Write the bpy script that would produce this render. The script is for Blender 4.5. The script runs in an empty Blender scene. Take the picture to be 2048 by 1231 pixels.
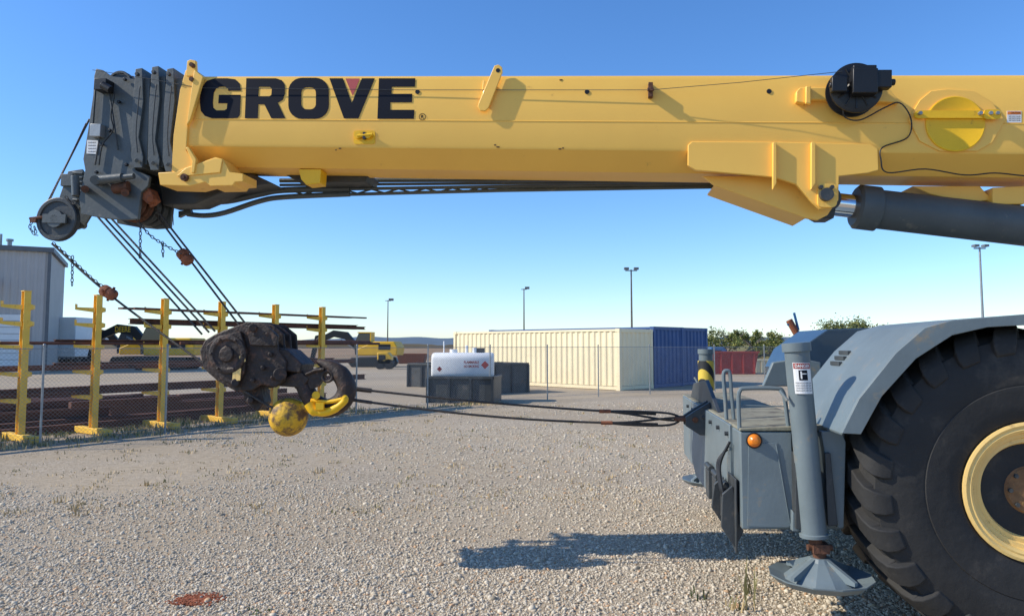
import bpy,bmesh,math,random
import numpy as np
from mathutils import Vector,Matrix
random.seed(3); RS=np.random.RandomState(5)
F=1450.0;H=1.7;YH=690.0;PT=math.radians(4.0);YC=YH-F*math.tan(PT)
CAM=Vector((0,0,H)); fw=Vector((0,math.cos(PT),math.sin(PT)));up=Vector((0,-math.sin(PT),math.cos(PT)))
def ray(px,py):
    r=fw*F+Vector((1,0,0))*(px-1024)+up*(YC-py); return r/r.y
def W(px,py,D): return CAM+ray(px,py)*D
def GP(px,py):
    r=ray(px,py); return CAM+r*(-H/r.z)
Z=Vector((0,0,1))
class Fr:
    def __init__(s,o,u):
        s.o=o;s.u=u.normalized();s.n=s.u.cross(Z).normalized();s.w=s.n.cross(s.u)
    def uv(s,px,py,off=0):
        r=ray(px,py);t=((s.o+s.n*off-CAM).dot(s.n))/(r.dot(s.n));p=CAM+r*t-s.o
        return p.dot(s.u),p.dot(s.w)
    def P(s,u,w,off=0): return s.o+s.u*u+s.w*w+s.n*off
    def X(s,px,py,off=0,at=None):
        u,w=s.uv(px,py,off); return s.P(u,w,off if at is None else at)
# ---------------- mesh builder
def basis(d):
    d=d.normalized();a=Vector((0,0,1)) if abs(d.z)<.9 else Vector((1,0,0))
    x=d.cross(a).normalized();return x,d.cross(x).normalized()
class MB:
    def __init__(s): s.v=[];s.f=[];s.m=[]
    def add(s,vs,fs,m=0):
        b=len(s.v);s.v+= [Vector(v) for v in vs];s.f+=[[b+i for i in f] for f in fs];s.m+=[m]*len(fs);return s
    def box(s,c,sz,R=None,m=0):
        c=Vector(c);vs=[]
        for x in(-.5,.5):
            for y in(-.5,.5):
                for z in(-.5,.5):
                    v=Vector((x*sz[0],y*sz[1],z*sz[2]));vs.append(c+(R@v if R is not None else v))
        return s.add(vs,[(0,1,3,2),(4,6,7,5),(0,4,5,1),(2,3,7,6),(0,2,6,4),(1,5,7,3)],m)
    def prism(s,pts,ext,m=0):
        n=len(pts);pts=[Vector(p) for p in pts]
        return s.add(pts+[p+ext for p in pts],[list(range(n))]+[list(range(2*n-1,n-1,-1))]+[(i,(i+1)%n,n+(i+1)%n,n+i) for i in range(n)],m)
    def lathe(s,o,ax,prof,n=28,m=0,ph=0):
        ax=ax.normalized();x,y=basis(ax);vs=[];fs=[];k=len(prof)
        for i in range(n):
            a=2*math.pi*i/n+ph;d=x*math.cos(a)+y*math.sin(a)
            for t,r in prof: vs.append(o+ax*t+d*r)
        for i in range(n):
            j=(i+1)%n
            for q in range(k-1): fs.append((i*k+q,i*k+q+1,j*k+q+1,j*k+q))
        if prof[0][1]>1e-5: fs.append([i*k for i in range(n)])
        if prof[-1][1]>1e-5: fs.append([i*k+k-1 for i in range(n)][::-1])
        return s.add(vs,fs,m)
    def cyl(s,a,b,r,r1=None,n=20,m=0):
        a=Vector(a);b=Vector(b);return s.lathe(a,b-a,[(0,r),((b-a).length,r if r1 is None else r1)],n,m)
    def tube(s,pts,r,n=8,m=0):
        pts=[Vector(p) for p in pts];k=len(pts);rs=r if isinstance(r,(list,tuple)) else [r]*k
        d0=(pts[1]-pts[0]).normalized();x,y=basis(d0);vs=[];fs=[]
        for i,p in enumerate(pts):
            d=(pts[min(i+1,k-1)]-pts[max(i-1,0)]).normalized()
            x=(x-d*x.dot(d)).normalized();y=d.cross(x)
            for j in range(n):
                a=2*math.pi*j/n;vs.append(p+(x*math.cos(a)+y*math.sin(a))*rs[i])
        for i in range(k-1):
            for j in range(n): fs.append((i*n+j,i*n+(j+1)%n,(i+1)*n+(j+1)%n,(i+1)*n+j))
        fs.append(list(range(n))[::-1]);fs.append([(k-1)*n+j for j in range(n)])
        return s.add(vs,fs,m)
    def sph(s,c,r,m=0,n=20,sz=1):
        prof=[(-r*sz*math.cos(math.pi*i/12),max(1e-6,r*math.sin(math.pi*i/12))) for i in range(13)]
        return s.lathe(Vector(c),Z,prof,n,m)
    def torus(s,c,ax,R,r,n=24,k=8,m=0,a0=0,a1=2*math.pi):
        x,y=basis(ax)
        pts=[c+(x*math.cos(a0+(a1-a0)*i/n)+y*math.sin(a0+(a1-a0)*i/n))*R for i in range(n+1)]
        return s.tube(pts,r,k,m)
def smooth(pts,n=6):
    pts=[Vector(p) for p in pts];out=[]
    for i in range(len(pts)-1):
        p0=pts[max(i-1,0)];p1=pts[i];p2=pts[i+1];p3=pts[min(i+2,len(pts)-1)]
        for j in range(n):
            t=j/n;out.append(.5*((2*p1)+(p2-p0)*t+(2*p0-5*p1+4*p2-p3)*t*t+(3*p1-p0-3*p2+p3)*t**3))
    out.append(pts[-1]);return out
WP={}
COL=bpy.context.scene.collection
def meta(o,label=None,cat=None,group=None,kind=None):
    if label:o["label"]=label
    if cat:o["category"]=cat
    if group:o["group"]=group
    if kind:o["kind"]=kind
def thing(name,loc,label,cat,group=None):
    o=bpy.data.objects.new(name,None);o.empty_display_size=.3;COL.objects.link(o);o.location=loc;WP[o]=Vector(loc);meta(o,label,cat,group);return o
def ob(name,mb,mats,parent=None,bev=0,flat=False,fixn=True,**k):
    if not isinstance(mats,(list,tuple)):mats=[mats]
    vs=mb.v;lo=Vector([min(v[i] for v in vs) for i in range(3)]);hi=Vector([max(v[i] for v in vs) for i in range(3)])
    c=(lo+hi)/2
    me=bpy.data.meshes.new(name);me.from_pydata([v-c for v in vs],[],mb.f)
    for m in mats:me.materials.append(m)
    me.polygons.foreach_set("material_index",mb.m)
    if fixn:
        bm=bmesh.new();bm.from_mesh(me);bmesh.ops.recalc_face_normals(bm,faces=bm.faces);bm.to_mesh(me);bm.free()
    if not flat:
        me.polygons.foreach_set("use_smooth",[True]*len(me.polygons));me.set_sharp_from_angle(angle=math.radians(32))
    me.update()
    o=bpy.data.objects.new(name,me);COL.objects.link(o)
    o.location=c-(WP[parent] if parent else Vector());WP[o]=c
    if parent:o.parent=parent
    if bev:
        b=o.modifiers.new("bevel",'BEVEL');b.width=bev;b.segments=2;b.limit_method='ANGLE';b.angle_limit=math.radians(40)
    meta(o,**k);return o
def dup(root,loc,rz=0,sc=None):
    def rec(o,par):
        c=o.copy();COL.objects.link(c)
        if par is None:
            c.location=loc;c.rotation_euler=(0,0,rz)
            if sc:c.scale=sc
        else:c.parent=par
        for ch in o.children:rec(ch,c)
        return c
    return rec(root,None)
# ---------------- materials
def M(name,col,rough=.5,metal=0,var=.12,scale=2.5,dirt=None,da=.35,ds=5,bump=.05,bs=40,spec=.4,streak=False,coat=0):
    m=bpy.data.materials.new(name);m.use_nodes=True;nt=m.node_tree;N=nt.nodes;L=nt.links;b=N["Principled BSDF"]
    tc=N.new("ShaderNodeTexCoord");src=tc.outputs["Object"]
    n1=N.new("ShaderNodeTexNoise");n1.inputs["Scale"].default_value=scale;n1.inputs["Detail"].default_value=8;n1.inputs["Roughness"].default_value=.6;L.new(src,n1.inputs["Vector"])
    r=N.new("ShaderNodeValToRGB");r.color_ramp.elements[0].position=.3;r.color_ramp.elements[1].position=.7
    r.color_ramp.elements[0].color=[max(0,c*(1-var)) for c in col]+[1];r.color_ramp.elements[1].color=[min(1,c*(1+var)) for c in col]+[1]
    L.new(n1.outputs["Fac"],r.inputs["Fac"]);out=r.outputs["Color"]
    if dirt:
        n2=N.new("ShaderNodeTexNoise");n2.inputs["Scale"].default_value=ds;n2.inputs["Detail"].default_value=10;n2.inputs["Roughness"].default_value=.7
        if streak:
            mp=N.new("ShaderNodeMapping");mp.inputs["Scale"].default_value=(3,3,.35);L.new(src,mp.inputs["Vector"]);L.new(mp.outputs[0],n2.inputs["Vector"])
        else:L.new(src,n2.inputs["Vector"])
        r2=N.new("ShaderNodeValToRGB");r2.color_ramp.elements[0].position=.72-da*.5;r2.color_ramp.elements[1].position=.82-da*.4
        L.new(n2.outputs["Fac"],r2.inputs["Fac"])
        mx=N.new("ShaderNodeMix");mx.data_type='RGBA';mx.inputs[7].default_value=list(dirt)+[1];L.new(r2.outputs["Color"],mx.inputs[0]);L.new(out,mx.inputs[6]);out=mx.outputs[2]
    L.new(out,b.inputs["Base Color"]);b.inputs["Roughness"].default_value=rough;b.inputs["Metallic"].default_value=metal;b.inputs["Specular IOR Level"].default_value=spec
    if coat:b.inputs["Coat Weight"].default_value=coat
    if bump:
        n3=N.new("ShaderNodeTexNoise");n3.inputs["Scale"].default_value=bs;n3.inputs["Detail"].default_value=6;L.new(src,n3.inputs["Vector"])
        bp=N.new("ShaderNodeBump");bp.inputs["Strength"].default_value=bump;bp.inputs["Distance"].default_value=.02;L.new(n3.outputs["Fac"],bp.inputs["Height"]);L.new(bp.outputs[0],b.inputs["Normal"])
    return m
YEL=M("crane_yellow",(.98,.555,.105),.42,var=.05,scale=1.2,dirt=(.6,.32,.08),da=.16,ds=7,bump=.03,bs=8,coat=.08,spec=.3)
YEL2=M("bright_yellow",(.88,.5,.012),.45,var=.1,dirt=(.3,.15,.03),da=.2,ds=14)
GRY=M("crane_gray",(.085,.098,.1),.5,var=.2,dirt=(.22,.2,.17),da=.25,ds=6,bump=.08)
GRYL=M("chassis_bluegray",(.15,.185,.195),.45,var=.14,scale=3,dirt=(.28,.23,.16),da=.28,ds=7,bump=.06)
GRYD=M("dark_gray_paint",(.045,.05,.052),.5,var=.25,dirt=(.12,.1,.08),da=.3,bump=.1)
NAVY=M("fender_sky_reflection",(.03,.055,.09),.35,var=.15,dirt=(.1,.1,.09),da=.2,coat=.2)  # far fender only: reflected sky is put into the base colour as dark blue
DECK=M("worn_deck",(.24,.225,.16),.75,var=.25,scale=4,dirt=(.12,.1,.07),da=.46,ds=6,bump=.2)
BLK=M("black_plastic",(.012,.012,.013),.4,var=.2,bump=.05)
LET=M("letter_black",(.008,.01,.018),.6,var=.1,bump=0,spec=.15)
RED=M("letter_red",(.5,.09,.08),.5,bump=0)
RUST=M("rust",(.13,.055,.03),.85,var=.35,scale=12,dirt=(.05,.03,.022),da=.45,ds=16,bump=.35,bs=50)
BLOCK=M("hook_block_brown",(.038,.026,.021),.6,var=.4,scale=10,dirt=(.13,.065,.04),da=.38,ds=16,bump=.5,bs=30)
BEAM=M("rusty_steel",(.14,.058,.036),.8,var=.35,scale=3,dirt=(.055,.028,.02),da=.42,ds=3,bump=.2)
ORUST=M("orange_rust",(.27,.09,.04),.8,var=.3,scale=12,dirt=(.1,.045,.03),da=.45,ds=20,bump=.3)
ROPE=M("wire_rope",(.07,.062,.055),.55,metal=.5,var=.4,scale=60,bump=.4,bs=120)
CHROME=M("chrome_rod",(.75,.76,.78),.12,metal=1,var=.03,bump=0)
STEEL=M("galvanised",(.3,.31,.31),.45,metal=.5,var=.15,scale=8,bump=.05)
RUB=M("tyre_rubber",(.026,.025,.024),.75,var=.2,scale=3,dirt=(.062,.054,.045),da=.36,ds=3,bump=.25,bs=18)
RIM=M("rim_cream",(.88,.59,.2),.5,var=.08,dirt=(.4,.25,.1),da=.25,ds=8)
HUB=M("hub_brown",(.22,.11,.045),.7,var=.35,scale=10,dirt=(.6,.4,.08),da=.36,ds=9,bump=.2)
BALL=M("ball_yellow",(.76,.43,.025),.6,var=.15,scale=8,dirt=(.14,.08,.04),da=.58,ds=13,bump=.4,bs=25)
RACK=M("rack_yellow",(.88,.53,.07),.5,var=.12,dirt=(.25,.14,.05),da=.25,ds=5)
WHT=M("white_paint",(.8,.79,.76),.45,var=.05,dirt=(.4,.38,.34),da=.15)
CREAM=M("container_cream",(.86,.73,.47),.55,var=.06,scale=1,dirt=(.4,.3,.18),da=.12,ds=3,streak=True)
BLUE=M("container_blue",(.028,.08,.22),.5,var=.15,dirt=(.1,.08,.06),da=.15,ds=3,streak=True)
MBLUE=M("machine_blue",(.03,.11,.26),.3,var=.2,coat=.4)
SIDING=M("metal_siding",(.46,.43,.4),.5,var=.06,scale=.6,bump=.03,dirt=(.3,.29,.28),da=.15,ds=2,streak=True)
TRIM=M("roof_trim",(.13,.14,.15),.5)
ORG=M("amber_lens",(.85,.22,.01),.25,coat=.6,bump=0)
GLASS=M("dark_glass",(.015,.02,.025),.08,bump=0,coat=.5)
EXY=M("machine_yellow",(.75,.42,.02),.45,dirt=(.3,.22,.1),da=.25)
BINM=M("bin_gray",(.075,.076,.072),.65,var=.25,scale=3,dirt=(.14,.09,.06),da=.35,ds=4,bump=.15)
WOOD=M("utility_wood",(.14,.12,.1),.85,var=.3,scale=4)
REDP=M("red_paint",(.35,.05,.04),.6,var=.2)
def stripes():
    m=bpy.data.materials.new("hazard_stripes");m.use_nodes=True;N=m.node_tree.nodes;L=m.node_tree.links;b=N["Principled BSDF"]
    tc=N.new("ShaderNodeTexCoord");w=N.new("ShaderNodeTexWave");w.bands_direction='DIAGONAL';w.inputs["Scale"].default_value=3.2
    r=N.new("ShaderNodeValToRGB");r.color_ramp.interpolation='CONSTANT';r.color_ramp.elements[1].position=.5
    r.color_ramp.elements[0].color=(.02,.02,.02,1);r.color_ramp.elements[1].color=(.7,.5,.06,1)
    L.new(tc.outputs["Object"],w.inputs["Vector"]);L.new(w.outputs["Fac"],r.inputs["Fac"]);L.new(r.outputs["Color"],b.inputs["Base Color"]);return m
HAZ=stripes()
# ---------------- text & shapes
def curve_faces(cu):
    o=bpy.data.objects.new("tmp",cu);COL.objects.link(o);bpy.context.view_layer.update()
    dg=bpy.context.evaluated_depsgraph_get();me=bpy.data.meshes.new_from_object(o.evaluated_get(dg))
    vs=[v.co.copy() for v in me.vertices];fs=[list(p.vertices) for p in me.polygons]
    bpy.data.objects.remove(o);bpy.data.meshes.remove(me);return vs,fs
def shape(loops):
    cu=bpy.data.curves.new("s",'CURVE');cu.dimensions='2D';cu.fill_mode='BOTH'
    for lp in loops:
        sp=cu.splines.new('POLY');sp.points.add(len(lp)-1)
        for i,p in enumerate(lp):sp.points[i].co=(p[0],p[1],0,1)
        sp.use_cyclic_u=True
    return curve_faces(cu)
def text(s,bold=.0):
    cu=bpy.data.curves.new("t",'FONT');cu.body=s;cu.size=1;cu.offset=bold;cu.resolution_u=3;return curve_faces(cu)
def put_text(mb,s,fn,x0,y0,x1,y1,m=0,bold=.01):
    vs,fs=text(s,bold);
    xs=[v.x for v in vs];ys=[v.y for v in vs];a,b,c,d=min(xs),max(xs),min(ys),max(ys)
    mb.add([fn(x0+(v.x-a)/(b-a)*(x1-x0),y1+(v.y-c)/(d-c)*(y0-y1)) for v in vs],fs,m)

# =========================================================== CRANE
crane=thing("mobile_crane",GP(1750,1180),"yellow and gray rough-terrain mobile crane with long horizontal boom on gravel","crane")
pB=W(400,150,5.5);pA=W(2048,147,4.85)
B=Fr(pB,pA-pB)
def bx(px,py,off=0,at=None):return B.X(px,py,off,at)
def bprism(mb,pts,o0,o1,m=0,ref=None):
    ref=o1 if ref is None else ref
    mb.prism([B.P(*B.uv(x,y,ref),o1) for x,y in pts],B.n*(o0-o1),m)
def uw(px,py):return B.uv(px,py,0)
WD=.62
u0=uw(380,200)[0];u1=uw(2048,200)[0]+3.5
wc=uw(400,292)[1];wcR=uw(2048,302)[1];wb=B.uv(400,350,-.45)[1];wbR=B.uv(2048,374,-.45)[1]
wc=(wc+wcR)/2;wb=(wb+wbR)/2
prof=[(0,-.035),(-.012,-.01),(-.04,0),(wc+.01,0),(wc-.01,-.006),(wb+.02,-.13),(wb,-.16),(wb,-WD+.16),(wb+.02,-WD+.13),(wc-.01,-WD+.006),(wc,-WD),(-.04,-WD),(-.012,-WD+.01),(0,-WD+.035)]
mb=MB();mb.prism([B.P(u0,w,o) for w,o in prof],B.u*(u1-u0))
boom=ob("boom_base_section",mb,YEL,crane,label="long pale yellow boom section with weld seam")
mb=MB();ws=uw(1200,243)[1]
mb.prism([B.P(u0,ws-.004,.0),B.P(u0,ws,.004),B.P(u0,ws+.004,.0)],B.u*(u1-u0));ob("weld_seam",mb,YEL,boom)
def bl(x,y,o=.003):return B.X(x,y,0,at=o)
def rr(x0,y0,x1,y1,r,k=6):
    o=[]
    for cx,cy,a in((x1-r,y1-r,0),(x0+r,y1-r,90),(x0+r,y0+r,180),(x1-r,y0+r,270)):
        for i in range(k+1):
            t=math.radians(a+90*i/k);o.append((cx+r*math.cos(t),cy+r*math.sin(t)))
    return o
Gl=[(482,182),(480,168),(471,159),(455,157),(430,157),(414,162),(405,174),(401,190),(400,205),(402,222),(410,232),(424,237),(466,237),(476,236),(480,230),(482,190),(438,190),(437,207),(455,207),(454,218),(449,221),(433,221),(427,216),(426,206),(428,186),(433,177),(440,174),(450,174),(456,177),(457,182)]
Rl=[(493,157),(552,157),(564,161),(570,170),(570,188),(566,200),(556,206),(571,237),(543,237),(529,209),(517,209),(516,237),(490,237)]
Rh=[(518,174),(540,174),(544,178),(543,190),(539,193),(517,193)]
Vl=[(659,157),(686,157),(704,206),(724,157),(750,157),(717,237),(688,237)]
El=[(758,157),(831,157),(830,174),(784,174),(783,188),(825,188),(824,205),(781,205),(781,220),(829,220),(828,238),(755,238)]
mb=MB()
for L_ in([Gl],[Rl,Rh],[rr(577,156,658,238,27),rr(603,175,632,219,11)],[Vl],[El]):
    vs,fs=shape([[(p[0],-p[1]) for p in l] for l in L_]);mb.add([bl(v.x,-v.y) for v in vs],fs)
mb.add([bl(691,157.5),bl(720,157.5),bl(705.5,192)],[(0,1,2)],1)
vs,fs=shape([rr(838,-241,852,-227,6.9),rr(839.2,-239.8,850.8,-228.2,5.7)]);mb.add([bl(v.x,-v.y) for v in vs],fs)
put_text(mb,"R",bl,842,230,848,238)
ob("lettering",mb,[LET,RED],boom,flat=True,fixn=False,label="black logo letters with red triangle in the V")
for x,y in((835,184),(1174,184),(1538,183)):
    mb=MB();p=bx(x,y);mb.cyl(p-B.n*.004,p+B.n*.004,.017);ob("plug_hole",mb,BLK,boom)
mb=MB();bprism(mb,[(985,140),(989,131),(997,129),(1004,134),(1005,144),(977,215),(970,222),(960,221),(955,213),(958,204)],.02,.04);bprism(mb,[(966,160),(985,165),(985,200),(962,205)],0,.02)
o=ob("pad_eye",mb,YEL,boom,bev=.004)
mb=MB();p=bx(996,141,.04);mb.cyl(p-B.n*.003,p+B.n*.002,.016);ob("eye_hole",mb,BLK,boom)
mb=MB();bprism(mb,[(x,y) for x,y in rr(707,261,750,288,5)],0,.006);
for x in(718,738): p=bx(x,272);mb.cyl(p,p+B.n*.035,.026,m=0)
mb.cyl(bx(715,272,.03),bx(745,269,.03),.012,m=0);mb.box(bx(729,272,.02),(.02,.04,.05),m=1)
ob("latch_cover",mb,[YEL2,GRYD],boom)
mb=MB();bprism(mb,[(1297,164),(1306,164),(1306,193),(1297,193)],0,.05);bprism(mb,[(1295,175),(1308,175),(1308,181),(1295,181)],.05,.07);ob("cable_guide",mb,RUST,boom,bev=.003)
mb=MB();mb.tube([bx(185,140,.02),bx(300,158,.03),bx(400,176,.02),bx(830,180,.016),bx(1290,180,.03),bx(1300,180,.055),bx(1480,165,.1),bx(1685,143,.18)],.0022,6);ob("boom_length_cable",mb,GRYD,boom)
for x,y in((990,290),(1120,298),(680,297),(1122,160),(996,294),(1126,296),(672,300)):
    mb=MB();p=bx(x,y);mb.box(p,(random.uniform(.01,.03),.006,.008));ob("weld_stub",mb,RUST,boom)
mb=MB();bprism(mb,[(1593,183),(1600,175),(1652,175),(1700,172),(1780,178),(1800,205),(1700,200),(1625,199),(1610,206),(1593,203)],0,.05);bprism(mb,[(1612,172),(1622,172),(1622,208),(1612,206)],.05,.08);ob("reel_bracket",mb,YEL,boom,bev=.005)
c=bx(1706,182,.1,at=.05);mb=MB();R=.172
mb.lathe(c,B.n,[(0,.05),(0,R-.01),(.008,R),(.02,R),(.022,R-.03),(.1,R-.03),(.102,R),(.115,R),(.12,R-.01),(.12,.06),(.13,.05)],48)
for i in range(12):
    a=i*math.pi/6;d=B.u*math.cos(a)+B.w*math.sin(a);mb.cyl(c+B.n*.122+d*.05,c+B.n*.122+d*.145,.006,n=6)
reel=ob("cable_reel",mb,BLK,boom)
mb=MB();q=c+B.n*.16
RB=Matrix((B.u,B.n,B.w)).transposed()
mb.box(q+B.u*.03+B.w*.02,(.16,.08,.17),RB);mb.box(q+B.u*.15+B.w*.035,(.1,.07,.12),RB);mb.box(q-B.u*.13-B.w*.0,(.1,.05,.1),RB);mb.cyl(q+B.u*.2+B.w*.02,q+B.u*.23+B.w*.02,.022);mb.box(q+B.u*.03+B.w*.115,(.15,.06,.03),RB);mb.cyl(q-B.u*.19,q-B.u*.15,.018)
ob("reel_housing",mb,BLK,boom,bev=.006)
mb=MB();mb.tube(smooth([bx(1690,200,.15),bx(1688,232,.12),bx(1720,240,.06),bx(1770,215,.06),bx(1800,206,.06),bx(1822,238,.03),bx(1815,275,.02),bx(1765,295,.02),bx(1762,320,.02),bx(1775,345,.0),bx(1850,338,.01),bx(1930,350,.01),bx(1990,346,.01),bx(2060,352,.01),bx(2150,350,.01)]),.005,6);ob("sensor_cable",mb,BLK,boom)
mb=MB();bprism(mb,[(1817,238),(1840,200),(1862,182),(1895,178),(1950,182),(1985,205),(2010,240),(1985,285),(1955,302),(1880,302),(1840,282)],0,.012);cov=ob("reinforcing_plate",mb,YEL,boom,bev=.003)
mb=MB();c=bx(1912,247,.03,at=.012);mb.lathe(c,B.n,[(0,.192),(.012,.192),(.014,.185),(.012,.18),(.012,.001)],56)
ob("round_cover",mb,YEL2,boom)
mb=MB();bprism(mb,[(x,y) for x,y in rr(1830,221,2000,236,7)],.026,.045);bprism(mb,[(x,y) for x,y in rr(1968,219,2002,238,7)],.045,.055)
for x in(1838,1958,1978,1992):
    p=bx(x,228,.04);mb.cyl(p,p+B.n*.03,.013,n=6,m=1)
ob("cover_bar",mb,[YEL2,STEEL],boom)
mb=MB();bprism(mb,[(2014,222),(2043,222),(2043,245),(2014,245)],0,.002)
bprism(mb,[(2015,223),(2042,223),(2042,229),(2015,229)],.002,.003,1)
put_text(mb,"CAUTION",lambda a,b:B.X(a,b,0,at=.0045),2021,224,2040,228,2)
for y in(232,236,240):put_text(mb,"KEEP CLEAR OF BOOM",lambda a,b:B.X(a,b,0,at=.0035),2017,y,2040,y+2.5,2)
ob("caution_decal",mb,[WHT,ORG,LET],boom,flat=True)
mb=MB();bprism(mb,[(1376,290),(1384,283),(1560,284),(1740,288),(1756,297),(1757,340),(1735,346),(1678,352),(1677,400),(1662,417),(1640,418),(1622,402),(1592,368),(1548,354),(1390,340),(1376,330)],-.02,.012)
o=ob("lift_bracket",mb,YEL,boom,bev=.004)
gs=[(1405,352),(1500,352),(1575,356),(1630,372),(1672,372),(1672,405),(1655,430),(1635,440),(1612,436),(1500,396),(1430,371)]
for off in(-.12,-.5):
    mb=MB();bprism(mb,gs,off-.03,off,ref=off);ob("gusset_plate",mb,YEL,boom,bev=.004)
mb=MB()
for a_,b_ in(((1430,371),(1500,396)),((1500,396),(1612,436))):
    p1=bx(*a_,-.15);p2=bx(*b_,-.15);mb.prism([p1,p2,p2+B.w*.012,p1+B.w*.012],-B.n*.35)
ob("gusset_flange",mb,YEL,boom)
for x0,x1,ex in((1546,1553,0),(1623,1631,0)):
    mb=MB();bprism(mb,[(x0,284),(x1,284),(x1,366),(x0,378)],.012,.045);ob("stiffener_rib",mb,YEL,boom,bev=.003)
mb=MB();bprism(mb,[(x,y) for x,y in rr(1636,367,1674,414,9)],.012,.03);p=bx(1653,389,.05);mb.cyl(p-B.n*.02,p+B.n*.02,.045,m=1);
for dx,dy in((-11,-15),(11,-15)):
    q=bx(1653+dx,389+dy,.05);mb.cyl(q-B.n*.02,q+B.n*.012,.014,n=6,m=1)
ob("pivot_pin",mb,[YEL,GRYD],boom)
mb=MB();bprism(mb,[(316,345),(352,343),(372,335),(430,314),(445,318),(460,344),(486,347),(486,363),(470,364),(465,371),(420,372),(410,364),(380,372),(320,370)],-.2,.03);bprism(mb,[(372,335),(352,352),(368,352),(440,345),(445,318),(430,316)],.03,.04)
ob("wear_pad_bracket",mb,YEL,boom,bev=.005)
mb=MB();p=bx(367,354,.06);mb.cyl(p-B.n*.03,p,.028,m=0);mb.cyl(p,p+B.n*.012,.014,n=6);ob("pad_bolt",mb,RUST,boom)
mb=MB();bprism(mb,[(600,340),(645,340),(643,368),(615,371),(605,360)],-.3,-.17,ref=-.2);ob("roller_bracket",mb,YEL2,boom,bev=.004)
mb=MB();bprism(mb,[(371,140),(388,138),(404,152),(375,250),(372,300),(388,322),(386,345),(343,343),(347,270),(360,180)],-WD-.02,.02);bprism(mb,[(374,122),(380,119),(391,121),(392,142),(404,153),(372,152)],-.0,.03)
bprism(mb,[(388,140),(406,153),(380,240),(373,250)],.02,.055);bprism(mb,[(371,295),(376,293),(392,318),(388,345),(382,345),(384,322)],.02,.055)
ob("boom_collar",mb,YEL,boom,bev=.004)
for x,y in((384,130),(384,159)):
    mb=MB();p=bx(x,y,.05);mb.cyl(p-B.n*.02,p+B.n*.015,.018,n=8);ob("collar_bolt",mb,RUST,boom)
tb=thing("telescopic_boom_sections",bx(300,240),None,None);tb.parent=crane;tb.location=bx(300,240)-WP[crane]
for i,(x0,x1,yt,ybm,o) in enumerate(((327,362,142,343,-.03),(297,328,138,340,-.05),(264,297,142,335,-.07))):
    mb=MB();bprism(mb,[(x0+12,yt+16),(x1+3,yt+14),(x1-3,ybm-6),(x0+6,ybm-6)],-WD-o,o)
    bprism(mb,[(x0+7,yt-4),(x0+20,yt-6),(x0+22,yt+60),(x0+13,ybm-60),(x0+22,ybm-22),(x0+20,ybm),(x0+4,ybm),(x0-2,ybm-22),(x0+1,yt+70)],-WD-o-.02,o+.03)
    mb.cyl(bx(x0+13,yt+8,o+.05),bx(x0+13,yt+8,o+.05)+B.n*.03,.015,m=1,n=8);mb.cyl(bx(x0+9,ybm-14,o+.04),bx(x0+9,ybm-14,o+.07),.016,m=0,n=8)
    mb.tube(smooth([bx(x0+16,yt+30,o+.04),bx(x0+11,yt+80,o+.05),bx(x0+8,ybm-70,o+.05),bx(x0+11,ybm-30,o+.04)]),.005,6,m=1)
    ob("telescopic_section",mb,[GRY,GRYD],tb,bev=.004)
head=thing("boom_head",bx(220,300,-.3),None,None);head.parent=crane;head.location=WP[head]-WP[crane]
hp=[(188,152),(192,137),(205,140),(222,152),(268,158),(283,165),(270,250),(262,300),(270,340),(300,352),(296,372),(282,385),(276,438),(245,440),(205,436),(162,428),(158,395),(170,340),(166,318),(178,245),(186,190)]
mb=MB()
for o in(-.09,-.53):bprism(mb,hp,o-.03,o,ref=-.09)
mb.prism([B.P(*B.uv(x,y,-.09),-.12) for x,y in[(190,160),(262,168),(250,250),(245,345),(172,352),(184,250)]],B.n*(-.41),0)
ob("head_plate",mb,GRY,head,bev=.005,label="dark gray boom head side plates")
mb=MB()
for x0,y0,x1,y1 in((192,165,186,250),(200,270,190,330),(215,160,236,300)):mb.tube([bx(x0,y0,-.07),bx(x1,y1,-.07)],.008,6)
mb.box(bx(195,262,-.06),(.09,.06,.1),RB,m=1);mb.box(bx(208,172,-.04),(.1,.1,.09),RB,m=2);mb.cyl(bx(205,170,.0),bx(222,180,0),.03,m=2)
for x,y in((222,262),(205,290),(240,205),(252,160),(195,345),(255,330)):
    p=bx(x,y,-.08);mb.cyl(p,p+B.n*.025,.014,n=6,m=2)
mb.tube(smooth([bx(210,168,-.02),bx(228,185,-.03),bx(222,230,-.04),bx(226,260,-.05),bx(205,290,-.05),bx(198,330,-.05)]),.006,6,m=2)
ob("head_fittings",mb,[GRYD,STEEL,BLK],head,bev=.003)
mb=MB();bprism(mb,[(174,280),(196,281),(195,308),(173,307)],-.09,-.086);
for y in(284,290,296,302):put_text(mb,"WARNING",lambda a,b:B.X(a,b,-.09,at=-.0855),177,y,193,y+3,1)
ob("head_decal",mb,[WHT,LET],head,flat=True)
def sheave(mb,c,ax,R,w,m=0,hub=.3):
    mb.lathe(c-ax*w/2,ax,[(0,R*.2),(0,R*.95),(w*.1,R),(w*.25,R*.97),(w*.5,R*.86),(w*.75,R*.97),(w*.9,R),(w,R*.95),(w,R*.82),(w*.8,R*.78),(w*.8,R*hub),(w*1.1,R*hub),(w*1.1,R*.12)],36,m)
for o in(-.16,-.26,-.36,-.46):
    mb=MB();sheave(mb,bx(248,172,-.2,at=o),B.n,.105,.05);ob("upper_sheave",mb,GRYD,head)
    mb=MB();sheave(mb,bx(262,405,-.2,at=o),B.n,.15,.06);ob("lower_sheave",mb,RUST if o>-.3 else GRYD,head)
mb=MB();p=bx(180,375,-.09);
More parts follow.
